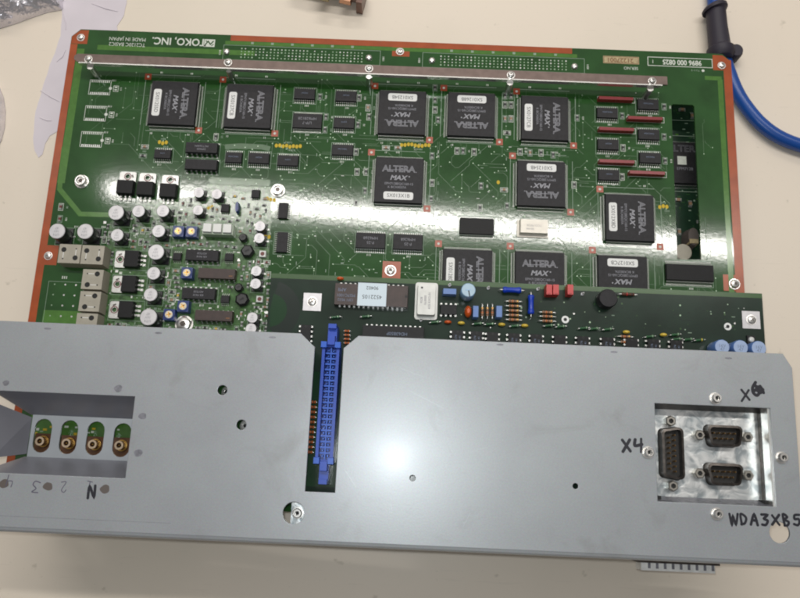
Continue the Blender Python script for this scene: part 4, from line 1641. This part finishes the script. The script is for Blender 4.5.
def hand(s, px, py, size, adv, rot, w, m="ink_black", seed=1):
    """pen strokes written on the plate from the photo point of their lower left corner"""
    rnd = random.Random(seed)
    b = MB()
    x, y = P(px, py, ZP)
    c, sn = math.cos(rot), math.sin(rot)
    zz = ZP + .03
    for i, ch in enumerate(s):
        for st in STROKES[ch]:
            pts = []
            for u, v in st:
                u = (u + rnd.uniform(-.05, .05)) * size + i * adv
                v = (v + rnd.uniform(-.05, .05)) * size * 1.05
                pts.append((x + c * u - sn * v, y + sn * u + c * v))
            zz += .004
            ww = w * rnd.uniform(.85, 1.15)
            b.ribbon(smooth_path(pts), ww, zz, m, .0001)
            for q in (pts[0], pts[-1]):
                b.disc(q[0], q[1], zz + .002, ww * .52, m, 10)
    part("handwriting", b.mesh("handwriting"), plate)


hand("X4", 622.5, 452, 5.6, 6.0, R(4), 1.35, seed=2)
hand("X", 742, 400.5, 5.0, 5, R(2), 1.25, seed=4)
hand("6", 753, 396, 5.8, 5, R(12), 1.5, seed=5)
b = MB()
x, y = P(760, 389.5, ZP)
rs = random.Random(21)
pts = []
for k in range(34):
    a = k * 1.05
    rr = .35 + .65 * ((k * 7) % 10) / 10
    pts.append((x + rr * (2.3 * math.cos(a) - .9 * math.sin(a)) + rs.uniform(-.3, .3), y + rr * (2.2 * math.sin(a)) + rs.uniform(-.3, .3)))
b.ribbon(smooth_path(pts), .85, ZP + .055, "ink_black", .0004)
b.ribbon(smooth_path([(x - 2.6, y + 2.6), (x - 1.4, y + 1.4), (x - .4, y + .9)]), 1.0, ZP + .15, "ink_black")
part("scribble", b.mesh("scribble"), plate)
hand("WDA3XB5", 730, 524.5, 4.5, 5.0, R(2), 1.2, seed=6)
hand("N", 88, 497.5, 5.0, 5, R(6), 1.5, seed=7)
hand("1", 92.5, 481.3, 4.4, 5, PI - R(4), .45, "ink_pencil", seed=8)
hand("2", 67.5, 482, 4.4, 5, PI, .45, "ink_pencil", seed=9)
hand("3", 40.5, 481.5, 5.2, 5, PI - R(3), .45, "ink_pencil", seed=10)
hand("4", 14.5, 476, 4.8, 5, PI - R(5), .45, "ink_pencil", seed=11)

# recessed left tray: sloping sides, slotted floor, end flap with open gaps beside it
ZF = 22.0
fl = [P(33.5, 415, ZF), P(131.5, 418.5, ZF), P(127, 461.8, ZF), P(26.5, 455.5, ZF)]
fx0 = (fl[0][0] + fl[3][0]) / 2
fx1 = wl_x1 + 3
fy1 = (fl[0][1] + fl[1][1]) / 2
fy0 = (fl[2][1] + fl[3][1]) / 2
tray = MB()
slots = []
for px, py in ((42.3, 435.5), (68.5, 437), (95, 438.2), (121.8, 440)):
    x, y = P(px, py, ZF)
    loop = []
    for k in range(9):
        th = PI * k / 8
        loop.append((x + 4.4 * math.cos(th), y + 4.1 + 4.4 * math.sin(th)))
    for k in range(9):
        th = PI + PI * k / 8
        loop.append((x + 4.4 * math.cos(th), y - 4.1 + 4.4 * math.sin(th)))
    slots.append(loop)
take(tray, cut_sheet("tray_floor", [(fx0, fy0), (fx1, fy0), (fx1, fy1), (fx0, fy1)], slots, ZF - 1, ZF, "well_floor"))
zt = ZP - TH - .02
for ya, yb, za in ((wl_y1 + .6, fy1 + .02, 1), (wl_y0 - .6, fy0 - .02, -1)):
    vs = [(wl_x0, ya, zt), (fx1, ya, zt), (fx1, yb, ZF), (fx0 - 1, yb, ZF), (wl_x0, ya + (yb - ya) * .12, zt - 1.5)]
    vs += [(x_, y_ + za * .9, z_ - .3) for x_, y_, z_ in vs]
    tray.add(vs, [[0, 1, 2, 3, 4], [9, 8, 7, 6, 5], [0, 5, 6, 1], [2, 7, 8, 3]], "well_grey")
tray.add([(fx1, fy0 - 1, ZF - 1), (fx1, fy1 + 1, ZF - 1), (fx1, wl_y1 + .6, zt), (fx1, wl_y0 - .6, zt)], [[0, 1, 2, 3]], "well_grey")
part("recessed_tray", tray.mesh("recessed_tray"), plate)
fp = MB()
a0, a1 = P(0, 400, ZP - 6), P(0, 459.5, ZP - 6)
vs = [(fx0 - .3, fy1 - 1.4, ZF), (fx0 - .3, fy0 + 1.4, ZF), (a1[0] - 3, a1[1] + .6, ZP - 4), (a0[0] - 3, a0[1] - .8, ZP - 4)]
vs += [(x_ - .6, y_, z_ - 1.0) for x_, y_, z_ in vs]
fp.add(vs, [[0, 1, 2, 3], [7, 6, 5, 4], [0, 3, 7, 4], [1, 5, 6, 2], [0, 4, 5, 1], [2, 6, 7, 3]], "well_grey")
part("end_flap", fp.mesh("end_flap"), plate)

# right recess: zinc bracket carrying three D-shaped connectors
ZB = ZP - 12.0
br = MB()
bx0, bx1 = wr_x0 - 3, P(759, 450, ZB)[0]
by1 = P(705, 411, ZB)[1]
by0 = P(705, 498, ZB)[1]
br.prism([(bx0, by0), (bx1, by0), (bx1, by1), (bx0, by1)], ZB - 1, ZB, "zinc")
xe = wr_x1 + .2
# right side: a rib, a groove and the returned edge
br.prism([(bx1 + .02, by0), (bx1 + 1.2, by0), (bx1 + 1.2, by1), (bx1 + .02, by1)], ZB - 4, ZB - .6, "shell_dark")
br.prism([(bx1 + 1.22, by0), (bx1 + 3.4, by0), (bx1 + 3.4, by1), (bx1 + 1.22, by1)], ZB - 2, ZB + 2.2, "zinc", inset=.3)
br.prism([(bx1 + 3.42, by0), (xe + .2, by0), (xe + .2, by1), (bx1 + 3.42, by1)], ZB - 3, ZB + .5, "shell_dark")
for px in (0,):
    br.prism([(xe - 1.2, by0 - 3), (xe + .6, by0 - 3), (xe + .6, by1 + 2), (xe - 1.2, by1 + 2)], ZB + 4, ZP - TH - .03, "bar_edge", inset=.2)
# far and near walls
br.add([(bx0, by1 + .02, ZB), (xe, by1 + .02, ZB), (xe, wr_y1 + .4, ZP - TH), (bx0, wr_y1 + .4, ZP - TH)], [[0, 1, 2, 3]], "shell_dark")
br.add([(bx0, by0 - .02, ZB), (xe, by0 - .02, ZB), (xe, wr_y0 - .3, ZP - TH), (bx0, wr_y0 - .3, ZP - TH)], [[3, 2, 1, 0]], "weld_mark")
br.box(bx0 + 5.4, by0 - .6, ZB - .5, 3, 1.8, 6, "hole_black")
br.box(xe - 1.9, by0 - .6, ZB - .5, 2.6, 1.8, 7, "hole_black")
part("connector_bracket", br.mesh("connector_bracket"), plate)


def d_loop(L, W, r, slant, n=5):
    """outline of a D-shaped shell, long side along x"""
    cs = ((L / 2 - r, W / 2 - r, 0), (-L / 2 + r, W / 2 - r, 90), (-L / 2 + r + slant, -W / 2 + r, 180), (L / 2 - r - slant, -W / 2 + r, 270))
    out = []
    for cx, cy, st in cs:
        for k in range(n):
            th = R(st + k * 90 / (n - 1))
            out.append((cx + r * math.cos(th), cy + r * math.sin(th)))
    return out


def d_connector(px, py, L, W, rows, pitch, ears, rz):
    x, y = P(px, py, ZB + 5)
    b = MB()
    outer_, inner_ = d_loop(L, W, 2.4, 1.0), d_loop(L - 2.2, W - 2.2, 1.6, .9)
    n = len(outer_)
    vs = [(u * 1.05, v * 1.08, .05) for u, v in outer_] + [(u, v, 1.0) for u, v in outer_] + [(u, v, 5.4) for u, v in outer_] + [(u, v, 5.6) for u, v in inner_] + [(u, v, 1.2) for u, v in inner_]
    for a in range(4):
        b.add(vs, [[a * n + i, a * n + (i + 1) % n, (a + 1) * n + (i + 1) % n, (a + 1) * n + i] for i in range(n)], "shell_dark")
    b.add([(u, v, 1.25) for u, v in inner_], [list(range(n))], "socket_well")
    o = part("data_connector", b.mesh("data_connector", True), plate, (x, y, ZB), rz)
    g = MB()
    for k, cnt in enumerate(rows):
        for i in range(cnt):
            u = (i - (cnt - 1) / 2) * pitch
            v = ((len(rows) - 1) / 2 - k) * 2.6
            g.lathe(u, v, [(.52, 1.26), (.52, 4.2), (.2, 4.7)], "pin_gold", 8)
    sub("pin_grid", g.mesh("pin_grid"), o)
    for s in (-1, 1):
        j = MB()
        j.lathe(s * ears, 0, [(2.7, .04), (2.7, 3.4), (2.2, 3.8), (1.3, 3.8), (1.2, 2.2)], "jack_metal", 6)
        j.disc(s * ears, 0, 2.6, 1.2, "hole_black", 10)
        sub("jack_screw", j.mesh("jack_screw"), o)


d_connector(673.2, 453, 25.0, 10.6, (8, 7), 2.5, 15.6, PI / 2 + PI)
d_connector(725.3, 435.8, 17.0, 10.2, (5, 4), 2.6, 11.8, 0)
d_connector(725.6, 474.3, 17.0, 10.2, (5, 4), 2.6, 11.8, 0)

# cap screws around it, screws down the holes
cap = MB()
cap.lathe(0, 0, [(2.9, .02), (2.9, .3), (2.2, .32), (2.2, 2.6), (1.9, 3.0), (1.1, 3.0), (1.0, 1.6)], "steel", 22)
cap.disc(0, 0, 1.65, 1.0, "hole_black", 6)
cap = cap.mesh("cap_screw", True)
for px, py in ((716.8, 398), (649.3, 452.2), (783.3, 457.3), (718.5, 514)):
    x, y = P(px, py, ZP + 2)
    part("cap_screw", cap, plate, (x, y, ZP))
for px, py, dx in ((222.3, 390, 0), (241.3, 424.7, 0), (294.5, 513, 1.2)):
    x, y = P(px, py, 30)
    part("cap_screw", cap, plate, (x + dx, y, 27 if dx else 19.5))
x, y = P(293.5, 513, 26)
b = MB()
b.box(2.6, 0, 0, 7.5, 13, .8, "zinc")
part("inner_bracket", b.mesh("inner_bracket"), plate, (x, y, 25.5))

# connector poking out under the folded edge
x, y = P(677, 559.8, 9)
b = MB()
b.box(0, 2.2, 0, 42, 8, 9.5, "shell_dark", inset=.4)
b.box(0, -3.4, .6, 38, 4.4, 7.5, "bright_tin", inset=.4)
for i in range(9):
    b.box(-14.5 + i * 4.0, -3.0, 8.12, 1.3, 3.0, .3, "weld_mark", inset=.1)
o = part("edge_connector", b.mesh("edge_connector"), plate, (x, y, 2.0), R(0))
for s in (-1,):
    b = MB()
    b.tube([(-22, 2, 6), (-26, 2, 6)], 1.5, "steel", 10)
    sub("jack_screw", b.mesh("jack_screw"), o)
x, y = P(318, 543.5, 24)
b = MB()
b.box(0, 1.2, 0, 2.4, 3.4, 3, "red_plastic", inset=.2)
part("red_tab", b.mesh("red_tab"), plate, (x, y, 21))
# legs that carry the plate's free corners
for xx, yy in ((-193, -192), (-193, -281), (150, -278)):
    b = MB()
    b.lathe(0, 0, [(2.6, ZT), (2.6, ZP - TH - .03)], "steel", 6)
    part("standoff", b.mesh("standoff"), plate, (xx, yy, 0))

# ================================================================== things lying on the table
# blue cable with a dark boot
cable = thing("network_cable", "thick blue cable with dark rubber boot curving past the far right corner", "cable", (*P(760, 100, ZT), ZT))
zc = ZT + 5.2
way = [(709, -40), (713, -10), (714.5, 8), (719, 30), (723, 52), (729, 72), (737, 92), (747, 108), (761, 124), (779, 137), (802, 146), (830, 152), (870, 155)]
pts = [Vector((*P(a, b_, zc), zc)) for a, b_ in way]
sm = []
for i in range(len(pts) - 1):
    p0, p1, p2, p3 = pts[max(0, i - 1)], pts[i], pts[i + 1], pts[min(len(pts) - 1, i + 2)]
    for k in range(6):
        u = k / 6
        sm.append(.5 * ((2 * p1) + (p2 - p0) * u + (2 * p0 - 5 * p1 + 4 * p2 - p3) * u * u + (3 * p1 - p0 - 3 * p2 + p3) * u ** 3))
sm.append(pts[-1])
b = MB()
b.tube(sm, 4.35, "cable_blue", 18)
part("cable", b.mesh("cable", True), cable)
b = MB()
way = [(712, 8), (713, 10), (714, 12.5), (714.5, 14), (716, 30), (718, 46), (718.5, 49), (719, 51), (719.5, 56), (720, 60)]
rr = [6.8, 8.4, 8.4, 6.5, 6.6, 7.0, 7.2, 8.8, 9.0, 7.2]
b.tube([Vector((*P(a, c, zc + 1.5), zc + 3.5)) for a, c in way], 8, "rubber_dark", 22, True, rr)
x, y = P(733, 54.5, zc)
b.lathe(x, y, [(4.6, ZT + .1), (5.0, ZT + 2), (5.0, ZT + 9), (4.2, ZT + 11)], "rubber_dark", 16)
part("boot", b.mesh("boot", True), cable)


def crumple(name, loop, label, cat, peak, mname, seed, cell=2.0, fine=1.0):
    """a crumpled bag: a closed body with creased top, standing on the table"""
    xs = [p[0] for p in loop]
    ys = [p[1] for p in loop]

    foot = [0, 0]

    def edge_dist(x, y):
        inside = False
        best = 1e9
        n = len(loop)
        for i in range(n):
            ax, ay = loop[i]
            bx_, by_ = loop[(i + 1) % n]
            if (ay > y) != (by_ > y) and x < (bx_ - ax) * (y - ay) / (by_ - ay) + ax:
                inside = not inside
            t_ = max(0, min(1, ((x - ax) * (bx_ - ax) + (y - ay) * (by_ - ay)) / ((bx_ - ax) ** 2 + (by_ - ay) ** 2 + 1e-9)))
            dd = math.hypot(x - ax - t_ * (bx_ - ax), y - ay - t_ * (by_ - ay))
            if dd < best:
                best, foot[0], foot[1] = dd, ax + t_ * (bx_ - ax), ay + t_ * (by_ - ay)
        return best if inside else -best
    nx = int((max(xs) - min(xs)) / cell) + 2
    ny = int((max(ys) - min(ys)) / cell) + 2
    idx, vs, fs = {}, [], []
    for i in range(nx):
        for j in range(ny):
            x, y = min(xs) + i * cell, min(ys) + j * cell
            d = edge_dist(x, y)
            if d > -cell:
                q = Vector((x, y, seed * 10)) * .035
                rid = 0
                for o_, a_ in ((1, 1), (2.3, .6), (4.7, .35), (9, .18)):
                    rid += a_ * (1 - 2 * abs(noise.noise(q * o_)))
                h = peak * min(1, max(0, d) / (peak * .55)) ** .5 * (.6 + .3 * rid)
                idx[i, j] = len(vs)
                if d < cell * .5:
                    vs.append((foot[0], foot[1], ZT + .3))
                    continue
                vs.append((x + noise.noise(q * 6) * cell * .5, y + noise.noise(q * 6 + Vector((9, 0, 0))) * cell * .5, ZT + max(.15, h)))
    for (i, j), a_ in idx.items():
        c4 = [idx.get(k) for k in ((i, j), (i + 1, j), (i + 1, j + 1), (i, j + 1))]
        if None not in c4:
            fs.append(c4[:3])
            fs.append([c4[0], c4[2], c4[3]])
    b = MB()
    b.add(vs, fs, mname)
    n = len(vs)
    b.add([(x, y, ZT + .05) for x, y, z in vs], [f[::-1] for f in fs], mname)
    return solo(name, b.mesh(name), label, cat)


bag = [P(a, c, ZT) for a, c in ((-30, -40), (72, -40), (67, -6), (63, 3), (64, 10), (48, 13), (30, 19), (14, 25), (0, 29), (-12, 33), (-30, 34))]
crumple("antistatic_bag", bag, "crumpled silvery grey bag at the far left corner of the table", "bag", 16, "bag_film", 3, 1.0)
bag = [P(a, c, ZT) for a, c in ((-30, 78), (-8, 80), (0, 88), (4, 98), (6, 112), (5, 128), (2, 140), (-3, 150), (-30, 156))]
crumple("foil_bag", bag, "shiny crumpled foil just showing beyond the left side of the green board", "foil", 13, "bag_film", 8, 1.0)

# lavender film under the board's corner
lp = [P(a, c, ZT) for a, c in ((63, -30), (62, 12), (61, 36), (50.5, 65), (42, 90), (36, 112), (33, 138), (35, 151), (39, 158), (43, 155), (45, 144), (50, 136), (57, 132), (90, 130), (120, 60), (117, 27), (124, 15), (127, 4), (128, -30))]
sub_lp = []
for i, p in enumerate(lp):
    q = lp[(i + 1) % len(lp)]
    for k in range(5):
        u = k / 5
        w = Vector((p[0] + (q[0] - p[0]) * u, p[1] + (q[1] - p[1]) * u, 0))
        w += Vector((noise.noise(w * .11), noise.noise(w * .11 + Vector((5, 5, 5))), 0)) * .6
        sub_lp.append((w.x, w.y))
b = MB()
b.prism(sub_lp, ZT + .05, ZT + .35, "lavender_film")
for a, c in (((41, 91), (60, 102)), ((63, 14), (66, 30)), ((92, 4), (118, 12)), ((57, 62), (66, 50)), ((40, 118), (52, 121))):
    p, q = P(*a, ZT), P(*c, ZT)
    b.tube([(*p, ZT + .3), ((p[0] + q[0]) / 2 + 1, (p[1] + q[1]) / 2 - 1, ZT + .55), (*q, ZT + .3)], .4, "lavender_film", 6)
solo("plastic_film", b.mesh("plastic_film"), "thin lavender plastic film lying under the board's far left corner", "film")

# metal plug at the far edge of the picture
plug = thing("metal_plug", "dark metal plug with copper coloured contacts at the far edge of the table", "plug", (*P(335, -5, ZT), ZT))
b = MB()
a0, a1 = P(290, -25, ZT + 9), P(360, -8, ZT + 8)
b.tube([(*a0, ZT + 9), ((a0[0] + a1[0]) / 2, (a0[1] + a1[1]) / 2, ZT + 8.8), (*a1, ZT + 8.2)], 8, "plug_metal", 18, True, [7.5, 8.2, 7.6])
part("shell", b.mesh("shell", True), plug)
for px, py, w in ((323, -3.5, 9), (346, 0, 8)):
    x, y = P(px, py, ZT + 10)
    b = MB()
    b.box(0, 0, 0, w, 5.5, 4, "plug_copper" if w == 8 else "paper_tan", rot=R(-12), inset=.4)
    part("contact", b.mesh("contact"), plug, (x, y, ZT + 9))
x, y = P(361, -1, ZT + 8)
b = MB()
b.box(0, 0, 0, 4.5, 13, 12, "plug_metal", rot=R(-10), inset=.8)
part("end_cap", b.mesh("end_cap"), plug, (x, y, ZT + .2))

MATS_USED = None
